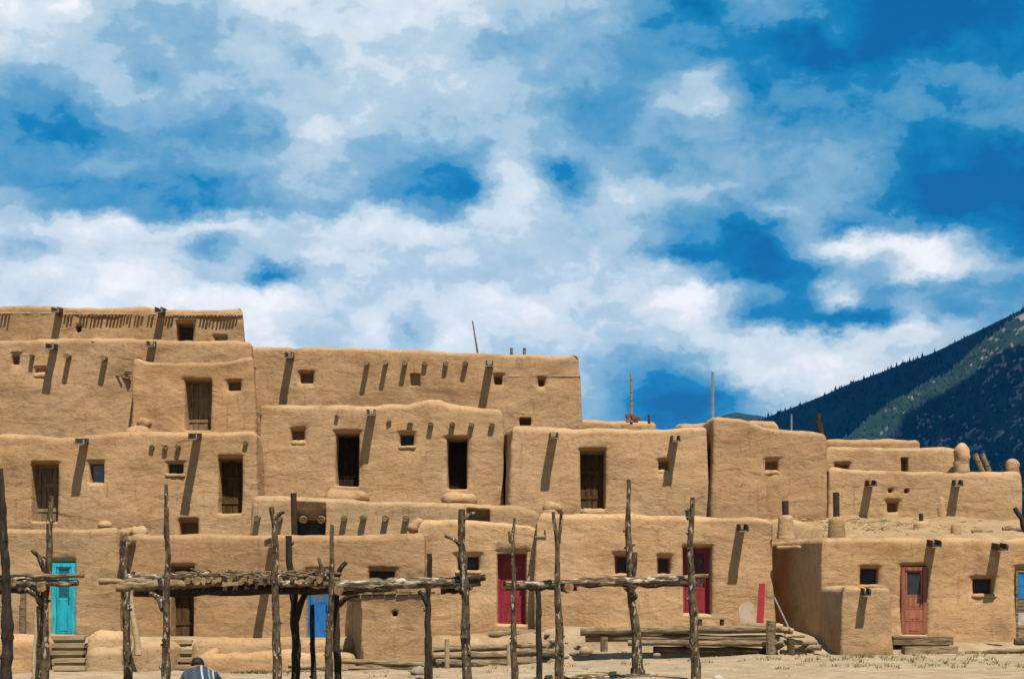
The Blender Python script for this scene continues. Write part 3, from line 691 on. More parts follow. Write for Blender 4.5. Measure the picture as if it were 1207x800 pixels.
B4 = Block('projecting adobe room with a half open weathered plank door and humped parapet', 153, 303, 59.0, [(153, 419), (160, 419), (172, 424), (225, 426), (270, 424), (285, 421), (296, 419), (303, 424)], 5.9, 4.2,
   [dr((218, 248), (448, 506), .36, mat=OLDWOOD, dlabel='grey weathered plank door with its lower half in sunlight'), win((269, 283), (450, 460), .2, kind='hole')], seed=131, splay_l=-.7, splay_r=-.5)
B4.ridge(212, 256, 445, .075); B4.ridge(262, 288, 446, .06); B4.lumpy('mud_knob', 170, 499, .19, 57.3); B4.lumpy('mud_patch', 163, 512, .36, 57.3)

# --- third storey
L3 = Block('third storey adobe house on the left with a bluish glass window', -260, 305, 55.0, [(-260, 513), (-80, 509), (0, 510), (60, 514), (92, 515), (99, 513), (150, 509), (225, 509), (270, 508), (296, 506), (305, 510)], 2.7, 3.9,
   [dr((37, 67), (547, 614), .34, mat=OLDWOOD), dr((257, 284), (540, 604), .33), win((105, 121), (546, 569), .17, gmat=SKYGLASS), win((197, 214), (546, 558), .17), win((212, 232), (616, 634), .3, kind='hole', scoop=.12)], seed=141)
L3.spout(94, 519, 583); L3.spout(227, 512, 598)
for px in (179, 194, 210): L3.viga(px, 526, .14, .075)
L3.viga(290, 521, .14, .07); L3.ridge(252, 290, 605, .06)
M3 = Block('middle third storey adobe wall with two dark doorways and a row of beam ends', 302, 596, 56.6, [(302, 475), (380, 477), (440, 479), (452, 476), (480, 476), (506, 472), (518, 472), (530, 477), (588, 482), (596, 486)], 3.7, 3.8,
   [dr((396, 422), (510, 572), .4, mat=SHADEWOOD), dr((528, 550), (516, 576), .4, mat=SHADEWOOD), win((344, 358), (507, 521), .2, kind='niche'), win((472, 487), (512, 525), .2)], seed=151)
M3.spout(437, 485, 538)
for px in (483, 508, 533, 556, 580): M3.viga(px, 500, .17, .085)
M3.viga(306, 488, .15, .08); M3.viga(397, 490, .12, .06); M3.viga(458, 497, .1, .07)
lump(M3.root, M3.loc, 'doorstep', [(X(393, 56.2), 56.3, Z(586, 56.2)), (X(424, 56.2), 56.4, Z(587, 56.2))], .27, ADOBE_M)
lump(M3.root, M3.loc, 'doorstep', [(X(530, 56.2), 56.3, Z(588, 56.2)), (X(552, 56.2), 56.4, Z(589, 56.2))], .26, ADOBE_M)
C3 = Block('third storey adobe house with a brown plank door and two long spouts', 600, 838, 55.6, [(600, 503), (680, 505), (760, 504), (800, 503), (838, 500)], 3.2, 4.0,
   [dr((685, 713), (531, 599), .34), win((777, 788), (544, 556), .16, kind='niche')], seed=161, splay_l=-.6, batter=.035, r=.15)
C3.spout(653, 512, 571); C3.spout(797, 516, 571); lump(C3.root, C3.loc, 'doorstep', [(X(690, 55.2), 55.3, Z(604, 55.2)), (X(708, 55.2), 55.3, Z(604, 55.2))], .14, ADOBE_M)
C3.ridge(680, 716, 530, .06)
D3 = Block('plain rounded adobe room with one small square window at the end of the third storey', 836, 978, 55.2, [(836, 492), (842, 490), (872, 491), (885, 494), (900, 501), (915, 504), (960, 507), (970, 509), (978, 514)], 2.8, 4.2,
   [win((903, 917), (544, 556), .17, kind='niche')], seed=171, splay_l=-.12, r=.2)
A1 = Block('low roof parapet behind the third storey beside a pole and chimney', 676, 777, 61, [(676, 492), (700, 494), (777, 497)], 5.2, 4, seed=181)
A2 = Block('sliver of roof parapet just left of the tall thin pole', 800, 850, 60, [(800, 498), (850, 496)], 5.2, 4, seed=182)
A3 = Block('small roof parapet peeking over the rounded adobe room', 880, 920, 59.5, [(880, 494), (912, 495), (920, 500)], 4.6, 3.5, seed=183)

# --- right rear houses
E5 = Block('farthest low adobe parapet below the mountain foot', 970, 1087, 66, [(970, 517), (1087, 518)], 3.8, 4, seed=191)
E4 = Block('set back adobe house with a tall round chimney below the mountain', 970, 1136, 60, [(970, 525), (1040, 526), (1120, 527), (1136, 530)], 3.2, 4,
   [win((985, 1000), (547, 556), .2, kind='hole'), win((1063, 1070), (540, 556), .2, kind='hole', scoop=0)], seed=192)
lump(E4.root, E4.loc, 'chimney', [(X(1139, 59), 59.6, Z(560, 59)), (X(1139, 59), 59.6, Z(529, 59))], .24, ADOBE_M)
for a in (1149, 1157): MB().tube([PT(a + 9, 556, 59), PT(a, 535, 59)], .09, 8, .04).build('roof_beam', [GREYWOOD, CUT], E4.root, E4.loc)
E3 = Block('second storey adobe house on the right with two dark spouts', 974, 1206, 56.2, [(974, 551), (1050, 553), (1120, 556), (1180, 557), (1206, 556)], 2.9, 3.6,
   [win((1047, 1058), (592, 603), .18, kind='hole', scoop=.1), win((1067, 1071), (576, 580), .12, kind='hole', scoop=0, soft=.03), win((1048, 1052), (576, 580), .08, kind='hole', scoop=0, soft=.03)], seed=193)
E3.spout(1028, 569, 616); E3.spout(1130, 569, 606)
lump(E3.root, E3.loc, 'chimney', [(X(1195, 56.5), 56.7, Z(570, 56.5)), (X(1195, 56.5), 56.7, Z(548, 56.5))], .21, ADOBE_M)
lump(E3.root, E3.loc, 'buttress', [(X(1112, 56.1), 56.3, Z(620, 56)), (X(1111, 56.1), 56.35, Z(588, 56))], .16, ADOBE_M)

# --- second storey band in the middle
M2 = Block('low second storey adobe band with beam ends above a boarded opening', 296, 640, 53.0, [(296, 584), (335, 585), (400, 587), (450, 590), (520, 592), (560, 594), (610, 597), (640, 606)], 2.5, 4.4,
   [win((348, 383), (614, 634), .25, sill=False), win((551, 577), (607, 616), .2, kind='hole', scoop=0)], seed=201)
for px, l in ((304, .32), (330, .3), (406, .32), (429, .4), (455, .4), (479, .35)): M2.viga(px, 610, l, .09)
for px in (357, 379): M2.viga(px, 612, .12, .11)
lump(M2.root, M2.loc, 'mud_mound', [(X(487, 51.8), 51.95, Z(622, 51.8)), (X(493, 51.8), 52.0, Z(617, 51.8))], .17, ADOBE_M)
MB().tube([PT(347, 632, 52.3), PT(346, 581, 52.3)], .085, 10).build('stovepipe', IRON, M2.root, M2.loc)

# --- ground floor
B1 = Block('ground floor adobe house with the turquoise door', -330, 146, 49.8, [(-330, 626), (-80, 622), (60, 622), (120, 621), (146, 621)], -.7, 4.4,
   [dict(kind='panel_door', x=(60, 87), y=(663, 747), depth=.14, mat=TURQ, fmat=TURQF, glass=.5, panels=1, gmat=TEALGLASS, fw=.1, dlabel='turquoise door with glass in its upper half')], seed=211)
B1.spout(145, 640, 682, .16); B1.viga(152, 637, .3, .12); B1.lumpy('mud_patch', 124, 619, .16, 51); B1.lumpy('mud_block', 164, 627, .2, 51.5); B1.lumpy('mud_block', 157, 627, .17, 51.6)
MB().box(X(24, 49.7), X(30, 49.7), 49.68, 49.8, Z(760, 49.7), Z(698, 49.7)).build('exposed_post', GREYWOOD, B1.root, B1.loc)
B2 = Block('long ground floor adobe house behind the log rack with a dark doorway', 143, 504, 50.1, [(143, 631), (160, 629), (300, 630), (420, 631), (496, 630), (504, 634)], -.7, 4.0,
   [dr((201, 226), (667, 752), .36), dict(kind='panel_door', x=(362, 389), y=(671, 757), depth=.25, mat=BLUE, fmat=BLUE, glass=.45, panels=1, gmat=SKYGLASS, fw=.05, dlabel='bright blue door with an arched top'),
    win((435, 464), (673, 692), .22)], seed=221)
B2.spout(317, 637, 750, .2); B2.ridge(196, 232, 664, .07); B2.ridge(360, 396, 665, .09); B2.ridge(432, 468, 672, .05)
B3 = Block('ground floor adobe house with the crimson panelled door behind the log steps', 486, 648, 50.8, [(486, 618), (500, 613), (560, 612), (605, 614), (625, 617), (635, 624), (648, 630)], -.6, 3.8,
   [win((540, 564), (656, 672), .2), dict(kind='panel_door', x=(587, 620), y=(653, 735), depth=.46, mat=RED, fmat=REDF, panels=4, fw=.07, dlabel='crimson wooden door with raised panels')], seed=231)
B3.spout(637, 628, 674, .27); B3.ridge(582, 622, 652, .07)
B5 = Block('ground floor adobe house with the dark red glazed door', 627, 917, 50.3, [(627, 610), (640, 605), (700, 605), (760, 606), (820, 608), (880, 608), (905, 609), (917, 614)], -.6, 4.2,
   [win((726, 741), (655, 676), .18, fmat=REDF), win((776, 790), (657, 676), .18, fmat=REDF), dict(kind='panel_door', x=(806, 839), y=(645, 723), depth=.42, mat=RED, fmat=REDF, glass=.62, panels=1, fw=.08, gmat=paint('red_tinted_glass', (.10, .012, .02)), dlabel='dark red door with a tall glazed panel')], seed=241)
B5.spout(877, 621, 684, .22); B5.ridge(803, 842, 644, .06); B5.lumpy('mud_patch', 648, 607, .2, 51); B5.lumpy('mud_knob', 649, 598, .19, 52); B5.lumpy('mud_knob', 654, 599, .17, 52.1)
B6 = Block('ground floor adobe house on the right with the rust orange door', 967, 1262, 48.3, [(967, 633), (1000, 632), (1100, 633), (1180, 634), (1262, 634)], -.4, 6.5,
   [win((1016, 1036), (669, 689), .2), dict(kind='panel_door', x=(1064, 1093), y=(668, 747), depth=.1, mat=ORANGE, fmat=ORANGEF, glass=.42, panels=3, fw=.08, dlabel='rust orange door with a dark screened window'), win((1150, 1172), (682, 700), .2, sillm=ADOBE_M),
    dict(kind='panel_door', x=(1199, 1232), y=(672, 753), depth=.1, mat=BLUE, fmat=GREYWOOD, panels=5, fw=.05, pmats=[GREYWOOD, WHITEP, GREYWOOD, BLUE, BLUE], dlabel='grey plank door with a bright blue upper panel')], seed=251, splay_l=-1.25, par=.3, r=.1)
B6.spout(1104, 640, 698, .22); B6.spout(1182, 644, 704, .24); B6.ridge(1062, 1098, 666, .06); B6.ridge(1146, 1176, 681, .05)
bx = PT(920, 645, 49.8); lump(B6.root, B6.loc, 'ledge', [(bx.x, 50.1, bx.z), (bx.x + .45, 49.6, bx.z)], .06, ADOBE_M)
B7 = Block('small low adobe annex in front of the right house with one short spout', 991, 1052, 46.4, [(991, 692), (1000, 690), (1040, 690), (1052, 691)], -.3, 1.85, seed=261, splay_l=-.28, par=.25, rad=.12, r=.09)
B7.spout(1022, 698, 735, .17)
B8 = Block('low adobe shed with a timber roof edge behind the log rack', 424, 504, 47.4, [(424, 702), (504, 701)], -.6, 2.2,
   [win((463, 467), (720, 725), .15, kind='hole', scoop=0, soft=.03)], seed=271, splay_l=-.6, par=.2, rad=.1, r=.09)
m = MB(); m.tube(wobble(PT(410, 704, 47.5), PT(506, 702, 47.5), 8, .03), .1, 8, .1); m.build('roof_beam', GREYWOOD, B8.root, B8.loc)
for i in range(7):
    a = X(412 + i * 14, 47.3); MB().box(a, a + .27, 47.36, 49.2, Z(700, 47.3), Z(697, 47.3), .015).build('roof_board', GREYWOOD, B8.root, B8.loc)

# --- earth heaped on the right roofs, chimneys and pipes
def roof_heap():
    xs = np.linspace(0, 1, 90); ys = np.linspace(48.62, 56.4, 60); gx, gy = np.meshgrid(xs, ys); gx = gx.ravel(); gy = gy.ravel(); xl = 8.42 - (gy - 48.3) * .192; xl = np.where(gy > 53.5, xl - .8 * (gy - 53.5), xl); gx = xl + (15 - xl) * gx; P = np.stack([gx, gy, 0 * gx], 1)
    t = (gy - 48.6) / 7.8
    z = 2.86 + .98 * t + .09 * vnoise(P, .9, 61) + .06 * vnoise(P, 2.2, 62) + .03 * vnoise(P, 5, 63); nx = len(xs); ny = len(ys); z = z - (z - 2.72) * (1 - sstep(gx - xl, 0.05, .9))
    i = np.arange((nx - 1) * (ny - 1)); r = i // (nx - 1); c = i % (nx - 1); a = r * nx + c
    tag(link_mesh('roof_earth', np.stack([gx, gy, z], 1), np.stack([a, a + 1, a + nx + 1, a + nx], 1), DIRT), 'heaped earth and rubble on the flat roof of the right house', 'earth', kind='stuff')
    m = MB()
    for _ in range(170):
        q = random.gauss(0, 1); x = 10.2 + q * 1.5; y = random.uniform(50.5, 55)
        if not 8.2 < x < 13.5: continue
        z = 2.86 + .98 * (y - 48.6) / 7.8 + .06; an = random.uniform(0, 3.14); l = random.uniform(.08, .22); d = Vector((math.cos(an) * l, math.sin(an) * l, random.uniform(-.03, .08)))
        m.tube([Vector((x, y, z)) - d, Vector((x, y, z)) + d], .012, 3)
    tag(m.build('straw', STRAWM), 'scattered yellow straw on the earth of the right roof', 'straw', kind='stuff')
roof_heap()
def chimney(px, py, pyb, D, r, label, pipe=None, pr=.1):
    t = PT(px, py, D); b = PT(px, pyb, D); root = empty('chimney', (t.x, D, b.z), label, 'chimney', 'squat adobe chimneys on the roofs'); L = (t.x, D, b.z)
    n = 14; V = []; hs = [(-.3, 1.08), (.0, 1.06), (.35, 1.0), (.7, .96), (.88, .9), (.97, .72), (1.0, .4)]
    for (q, w) in hs:
        for j in range(n):
            th = 2 * math.pi * j / n; V.append((t.x + math.cos(th) * r * w, D + math.sin(th) * r * w, b.z + (t.z - b.z) * q))
    V = np.array(V); V += .035 * np.stack([vnoise(V, 3, 71), vnoise(V, 3, 72), vnoise(V, 3, 73)], 1)
    f = [(i * n + j, i * n + (j + 1) % n, (i + 1) * n + (j + 1) % n, (i + 1) * n + j) for i in range(len(hs) - 1) for j in range(n)] + [tuple((len(hs) - 1) * n + j for j in range(n))]
    link_mesh('stack', V, f, ADOBE_M, root, L)
    if pipe: MB().tube([(t.x, D, t.z - .1), (t.x - .01, D, Z(pipe, D))], pr, 12).build('stovepipe', IRON, root, L)
chimney(926, 607, 628, 52.5, .23, 'squat round chimney with a short dark pipe at the left roof corner', 590, .09)
chimney(986, 609, 630, 50.2, .21, 'squat chimney with a taller dark stovepipe near the right roof edge', 580, .085)
chimney(1086, 614, 627, 52, .22, 'small flat chimney with a stubby metal cap in the middle of the right roof', 605, .06)
chimney(1127, 617, 632, 50.5, .13, 'narrow stub chimney at the parapet right of the flat chimney')
def roof_log(a, b, D, r, label):
    o = MB(); o.tube(wobble(PT(*a, D), PT(*b, D), 5, .03), r, 8, .08, cap=1); c = o.build('log', [GREYWOOD, CUT], None, tuple(PT(*a, D)), True); tag(c, label, 'log', 'logs lying on the right roof')
roof_log((1146, 627), (1170, 627), 51, .08, 'short cut log lying on the right roof beside the stub chimney'); roof_log((1182, 624), (1212, 622), 52, .09, 'log lying on the right roof at the edge of the photo')
def mast(px, py0, py1, D, r, label, lean=0, m=None):
    a = PT(px, py0, D); b = PT(px + lean, py1, D); o = MB().tube([a, a.lerp(b, .5), b], [r, r * .9, r * .7], 7).build('pole', m or GREYWOOD, None, tuple(a)); tag(o, label, 'pole', 'poles standing on the roofs')
mast(744, 500, 440, 60, .05, 'tall thin pole standing beside the bundle of bricks'); mast(840, 500, 438, 57, .055, 'tall thin pole at the left corner of the rounded adobe room', m=STEEL)
mast(933, 510, 488, 58, .03, 'short thin pale pole on the roof left of the forked stake', m=STEEL); mast(765, 499, 488, 60.5, .05, 'short dark peg on the far roof parapet', m=SPOUT)
o = MB().tube([PT(967, 512, 58), PT(965, 498, 58), PT(966, 487, 58)], [.1, .09, .05], 7, .1).tube([PT(965, 499, 58), PT(963, 488, 58)], [.05, .03], 6); tag(o.build('forked_stake', DARKPOST, None, tuple(PT(967, 512, 58))), 'forked dark stake standing on the roof below the mountain', 'stake')
o = MB()
cr = empty('brick_stack', tuple(PT(746, 497, 59.8)), 'small heap of reddish bricks around the foot of the tall thin pole', 'brick stack')
BR = mat('red_brick', (.30, .15, .09), (.2, .09, .05), scale=5, rnd=.3)
for r_ in range(3):
    for c_ in range(3 - r_ // 2):
        p = PT(739 + c_ * 5.5 + r_ % 2 * 2 + random.uniform(-1, 1), 496 - r_ * 3.2, 59.8); MB().box(p.x - .06, p.x + .07, 59.7, 59.95, p.z - .045, p.z + .04, .012).build('brick', BR, cr, tuple(cr.location))

# ------------------------------------------------------------------ low mud walls, terraces, steps
def low_wall(pxa, pxb, py0, py1, D, label, depth=None):
    """a rounded mud bench, built like the houses' walls"""
    n = 7; top = [(pxa + (pxb - pxa) * i / (n - 1), py0 + random.uniform(-1.2, 1.2)) for i in range(n)]
    b = Block(label, pxa, pxb, D, top, Z(py1, D) - .25, depth or max(.9, 49.6 - D), (), 'low mud walls before the left houses', r=.22, batter=.10, sp=.08, seed=int(pxa * 3 + py0) % 977, rad=.22, par=.40, name='mud_wall', cat='mud wall', roofdrop=.20, amp=1.2)
low_wall(99, 147, 745, 766, 48.3, 'upper of the two low mud walls right of the turquoise door steps')
low_wall(97, 146, 763, 797, 47.2, 'lower of the two low mud walls right of the turquoise door steps')
low_wall(152, 203, 757, 800, 47.3, 'low mud wall between the leaning plank and the dark doorway steps')
low_wall(224, 420, 752, 769, 48.4, 'long upper mud wall running under the dark doorway and blue door')
low_wall(232, 330, 767, 797, 47.2, 'lower mud wall behind the crouching person, right of the steps')
low_wall(318, 420, 768, 800, 47.5, 'lower mud wall end below the blue door')
low_wall(-40, 50, 752, 800, 47.6, 'low mud wall at the left edge behind the first rack')
def steps(pxa, pxb, rows, D0, D1, label, m, name='steps', jit=.02):
    n = len(rows); root = empty(name, tuple(PT((pxa + pxb) / 2, rows[-1], D1)), label, 'steps')
    for i, py in enumerate(rows):
        D = D0 + (D1 - D0) * i / max(1, n - 1); zt = Z(py, D); x0 = X(pxa + random.uniform(-2, 2), D); x1 = X(pxb + random.uniform(-2, 2), D)
        MB().box(x0, x1, D, D + .5, zt - .10, zt, jit * .5).build('step', m, root, tuple(root.location))
        MB().box(x0 + .03, x1 - .03, D + .06, D + .52, zt - .36, zt - .102, jit * .3).build('riser', m, root, tuple(root.location))
PLANK = mat('pale_planks', (.45, .33, .19), (.34, .235, .125), scale=3, stretch=(.6, 4, 4), bump=.5, rnd=.15)
steps(60, 99, [749, 758, 767, 776, 785, 794, 803], 49.2, 46.4, 'plank steps leading up to the turquoise door', PLANK)
steps(201, 228, [754, 765, 775, 784, 793], 49.2, 47.2, 'plank steps leading up to the dark doorway behind the person', PLANK)
def log_between(a, b, r, root, m=GREYWOOD, name='log', n=8, am=.02):
    o = MB(); o.tube(wobble(a, b, n, am), [r * random.uniform(.92, 1.08) for _ in range(n + 1)], 10, .04, cap=1); return o.build(name, [m, CUT], root, tuple(root.location), True)
# right log terrace
tr = empty('log_terrace', tuple(PT(790, 768, 46.6)), 'stacked log retaining edge below the dark red glazed door', 'log terrace')
log_between(PT(684, 744, 46.7), PT(908, 741, 46.7), .105, tr); log_between(PT(690, 752, 46.75), PT(905, 752, 46.75), .09, tr); log_between(PT(740, 757.5, 46.6), PT(905, 758, 46.6), .075, tr); log_between(PT(770, 765, 46.7), PT(915, 767, 46.7), .085, tr, m=SPOUT)
MB().tube([PT(712, 768, 46.5), PT(712, 750, 46.5)], .1, 8, .05, cap=1).build('stake', [GREYWOOD, CUT], tr, tuple(tr.location))
MB().tube([PT(909, 776, 46.2), PT(908, 750, 46.2), PT(909, 731, 46.2)], [.12, .115, .12], 9, .06, cap=1).build('stake', [GREYWOOD, CUT], tr, tuple(tr.location))
wp = empty('log_pile', tuple(PT(940, 770, 46.8)), 'loose split logs fanned out against the shaded wall of the right house', 'log pile')
for (a, b, r) in (((905, 738), (922, 740), .1), ((912, 741), (935, 744), .08), ((900, 756), (935, 754), .07), ((925, 750), (948, 749), .05), ((930, 756), (962, 757), .07), ((934, 763), (968, 763), .075), ((920, 768), (976, 770), .06), ((905, 760), (925, 757), .07), ((950, 772), (985, 774), .06)):
    log_between(PT(*a, 46.8 + random.uniform(-.2, .4)), PT(*b, 46.9 + random.uniform(-.2, .5)), r, wp, m=PLANK, n=4)
MB().tube([PT(932, 776, 46.4), PT(932, 752, 46.4)], .1, 8, .06, cap=1).build('stake', [SPOUT, CUT], wp, tuple(wp.location))
# middle log steps
ms = empty('log_steps', tuple(PT(560, 780, 46.6)), 'log and plank terrace steps below the crimson door', 'steps')
for (a, b, D, r) in (((576, 747), (642, 748), 48.5, .13), ((511, 765), (600, 762), 47.2, .085), ((511, 773), (602, 771), 47.0, .095), ((514, 781), (600, 782), 46.8, .10), ((600, 760), (650, 761), 47.6, .10), ((602, 768), (655, 769), 47.2, .11), ((606, 779), (652, 781), 46.6, .12)):
    log_between(PT(*a, D), PT(*b, D), r, ms)
for (x, y0, y1) in ((527, 786, 753), (600, 789, 760)): MB().tube([PT(x, y0, 46.4), PT(x, y1, 46.4)], .06, 8, .05, cap=1).build('stake', [PLANK, CUT], ms, tuple(ms.location))
es = lump(ms, tuple(ms.location), 'earth_fill', [PT(520, 770, 47.9), PT(655, 770, 48.1)], .55, DIRT)
sh = empty('log_curb', tuple(PT(450, 785, 46.8)), 'low log edging along the ground in front of the adobe shed', 'log curb')
for (a, b, r) in (((398, 778), (500, 783), .07), ((340, 784), (410, 790), .07), ((410, 787), (505, 786), .06)): log_between(PT(*a, 46.9), PT(*b, 46.8), r, sh)
c2 = empty('log_curb', tuple(PT(1175, 770, 46.8)), 'low log edging along the wall right of the rust orange door', 'log curb')
log_between(PT(1138, 770, 46.8), PT(1215, 766, 46.8), .06, c2); log_between(PT(1196, 757, 47.7), PT(1240, 757, 47.7), .1, c2, m=SPOUT)
def step_box(root, a, b, D, D2, h, m):
    x0, x1 = X(a[0], D), X(b[0], D); z = Z(a[1], D); MB().box(x0, x1, D, D2, z - h, z, .02).build('step', m, root, tuple(root.location))
os_ = empty('door_steps', tuple(PT(1090, 770, 47)), 'two heavy weathered timber steps below the rust orange door', 'steps')
step_box(os_, (1054, 750), (1123, 748), 47.35, 48.2, .2, GREYWOOD); step_box(os_, (1067, 762), (1129, 760), 46.9, 47.33, .22, GREYWOOD); step_box(os_, (1087, 771), (1142, 769), 46.5, 46.88, .08, PLANK)
bn = empty('bench', tuple(PT(836, 735, 49.4)), 'low plank bench beside the dark red glazed door', 'bench')
x0, x1 = X(822, 49.4), X(855, 49.4); z = Z(727, 49.4); L_ = tuple(bn.location)
MB().box(x0, x1, 49.3, 49.65, z - .05, z, .005).build('seat', PLANK, bn, L_)
for a in (x0 + .04, x1 - .12): MB().box(a, a + .08, 49.33, 49.62, Z(735, 49.4) - .1, z - .052).build('leg', SPOUT, bn, L_)
# leaning flagstone, red board, metal bar
def slab(name, pts, D, t, m, label, cat, tilt=.25):
    root = PT(*pts[0], D); b = MB(); n = len(pts); z0 = min(Z(p[1], D) for p in pts)
    for k in (0, t):
        for p in pts: q = PT(*p, D); b.v.append((q.x, D + k + (q.z - z0) * tilt, q.z))
    b.f.append(tuple(range(n))); b.f.append(tuple(range(n, 2 * n))[::-1])
    for i in range(n): b.f.append((i, n + i, n + (i + 1) % n, (i + 1) % n))
    b.m = [0] * len(b.f); return tag(b.build(name, m, None, tuple(root)), label, cat)
slab('flagstone', [(872, 734), (871, 716), (876, 711), (884, 708), (889, 713), (892, 734)][::-1], 49.1, .07, PALESTONE, 'pale pink flagstone leaning against the wall beside the red board', 'flagstone')
slab('red_board', [(892, 734), (896, 687), (903, 687), (900, 734)][::-1], 49.2, .06, BRIGHTRED, 'narrow bright red board leaning on the adobe wall', 'board', .15)
tag(MB().tube([PT(904, 703, 48.8), PT(913, 704, 48.6), PT(931, 742, 47.0)], .022, 7).build('metal_bar', STEEL, None, tuple(PT(904, 703, 48.8))), 'bent thin metal bar leaning over the split logs', 'bar')
tag(MB().tube(wobble(PT(152, 692, 47.0), PT(163, 772, 46.8), 5, .04), [.05, .06, .07, .075, .08, .09], 8, .05).build('leaning_plank', PLANK, None, tuple(PT(163, 772, 46.8)), True), 'pale bare trunk leaning against the low mud wall under the log rack', 'log')
tag(MB().tube(wobble(PT(43, 714, 44), PT(40, 800, 43.5), 5, .03), .038, 8, .08).build('ladder_rail', PLANK, None, tuple(PT(40, 800, 43.5)), True), 'pale peeled pole propped upright behind the forked post at left', 'pole')
tag(MB().tube(wobble(PT(1196, 598, 46.5), PT(1216, 640, 46.5), 6, .05), [.05, .06, .06, .07, .07, .07, .08], 8, .08).build('bent_branch', DARKPOST, None, tuple(PT(1216, 640, 46.5)), True), 'dark bent branch hooking in at the right edge of the photo', 'branch')

# stones
def stone(px, py, D, r, m, label, sq=.65, group='stones on the ground'):
    bm = bmesh.new(); bmesh.ops.create_icosphere(bm, subdivisions=2, radius=1); V = np.array([v.co[:] for v in bm.verts]); f = [tuple(v.index for v in q.verts) for q in bm.faces]; bm.free()
    sd = int(px * 7); V = V * (1 + .28 * vnoise(V, 1.1, sd)[:, None] + .1 * vnoise(V, 2.6, sd + 1)[:, None]) * [r, r * .8, r * sq]
    c = PT(px, py, D); tag(link_mesh('stone', V + np.array(c[:]), f, m, None, tuple(c)), label, 'stone', group)
stone(752, 791, 38.9, .17, DARKSTONE, 'dark rounded stone at the foot of the forked rack post')
stone(643, 772, 46.5, .13, DARKSTONE, 'bluish dark stone at the end of the log steps')
for (px, py, r, m, lb) in ((690, 767, .2, PALESTONE, 'large pale stone just left of the log terrace'), (676, 770, .12, STONE, 'brown stone in the heap between steps and terrace'), (667, 774, .11, STONE, 'low stone at the front left of the heap between steps and terrace'), (681, 763, .12, STONE, 'upper stone of the heap between steps and terrace'), (669, 757, .12, PALESTONE, 'pale stone highest up the heap beside the log steps'), (652, 755, .13, PALESTONE, 'pale stone lying behind the tall forked rack pole'), (645, 748, .1, STONE, 'small stone at the end of the topmost log step'), (736, 768, .09, PALESTONE, 'small pale stone under the log terrace edge'), (775, 772, .13, STONE, 'flat brown stone in front of the log terrace')):
    r *= .8; stone(px, py, 46.7 + (768 - py) * .05, r, m, lb)
stone(847, 799, 36.5, .1, WHITEP, 'small whitish stone near the foot of the right rack')
stone(495, 792, 42.5, .24, STONE, 'brown clod heap beside the rear rack post', .5)
gl = MB(); gl.tube(wobble((X(665, 38.2), 38.2, -.10), (X(775, 38.6), 38.6, -.09), 8, .03), .085, 9, .07, cap=1); tag(gl.build('log', [BARK[1], CUT], None, tuple(PT(650, 795, 38.2)), True), 'dark log lying on the ground between the posts of the right rack', 'log')

# pebbles and grass
def ground_scatter():
    m = MB(); xs = []
    n = 2600; gx = RNG.uniform(-12, 13, n); gy = 36 + 11 * RNG.uniform(0, 1, n); gz = ground_z(gx, gy)
    for x, y, z in zip(gx, gy, gz):
        r = random.choice((.012, .016, .02, .02, .03, .05)); b = len(m.v)
        for (dx, dy, dz) in ((1, 0, 0), (0, 1, 0), (-1, 0, 0), (0, -1, 0), (0, 0, .8)): m.v.append((x + dx * r * random.uniform(.6, 1.3), y + dy * r * random.uniform(.6, 1.3), z + dz * r - .004))
        for k in range(4): m.f.append((b + k, b + (k + 1) % 4, b + 4)); m.m.append(0)
    tag(m.build('gravel', PALESTONE), 'small stones scattered over the dusty plaza ground', 'gravel', kind='stuff')
    m = MB()
    pts = [(random.uniform(5.2, 13), random.uniform(38.5, 46.3)) for _ in range(60)] + [(random.gauss(-6.1, .35), random.uniform(46.4, 46.9)) for _ in range(70)] + [(random.uniform(-6, 5), random.uniform(40, 46)) for _ in range(40)]
    clump = [(random.uniform(5, 13), random.uniform(39, 46)) for _ in range(16)]
    pts += [(cx + random.gauss(0, .4), cy + random.gauss(0, .5)) for cx, cy in clump for _ in range(6)]
    zz = ground_z([p[0] for p in pts], [p[1] for p in pts])
    for (x, y), z in zip(pts, zz):
        for _ in range(7):
            a = random.uniform(0, 6.28); h = random.uniform(.04, .12); sp_ = random.uniform(.03, .09); w = .008; b = len(m.v); bx_, by_ = x + random.uniform(-.07, .07), y + random.uniform(-.07, .07)
            m.v += [(bx_ - w, by_, z - .005), (bx_ + w, by_, z - .005), (bx_ + math.cos(a) * sp_, by_ + math.sin(a) * sp_, z + h)]; m.f.append((b, b + 1, b + 2)); m.m.append(0)
    tag(m.build('grass', mat('dry_green_grass', (.13, .15, .045), (.24, .21, .09), scale=2)), 'sparse tufts of green grass on the sandy plaza', 'grass', kind='stuff')
ground_scatter()

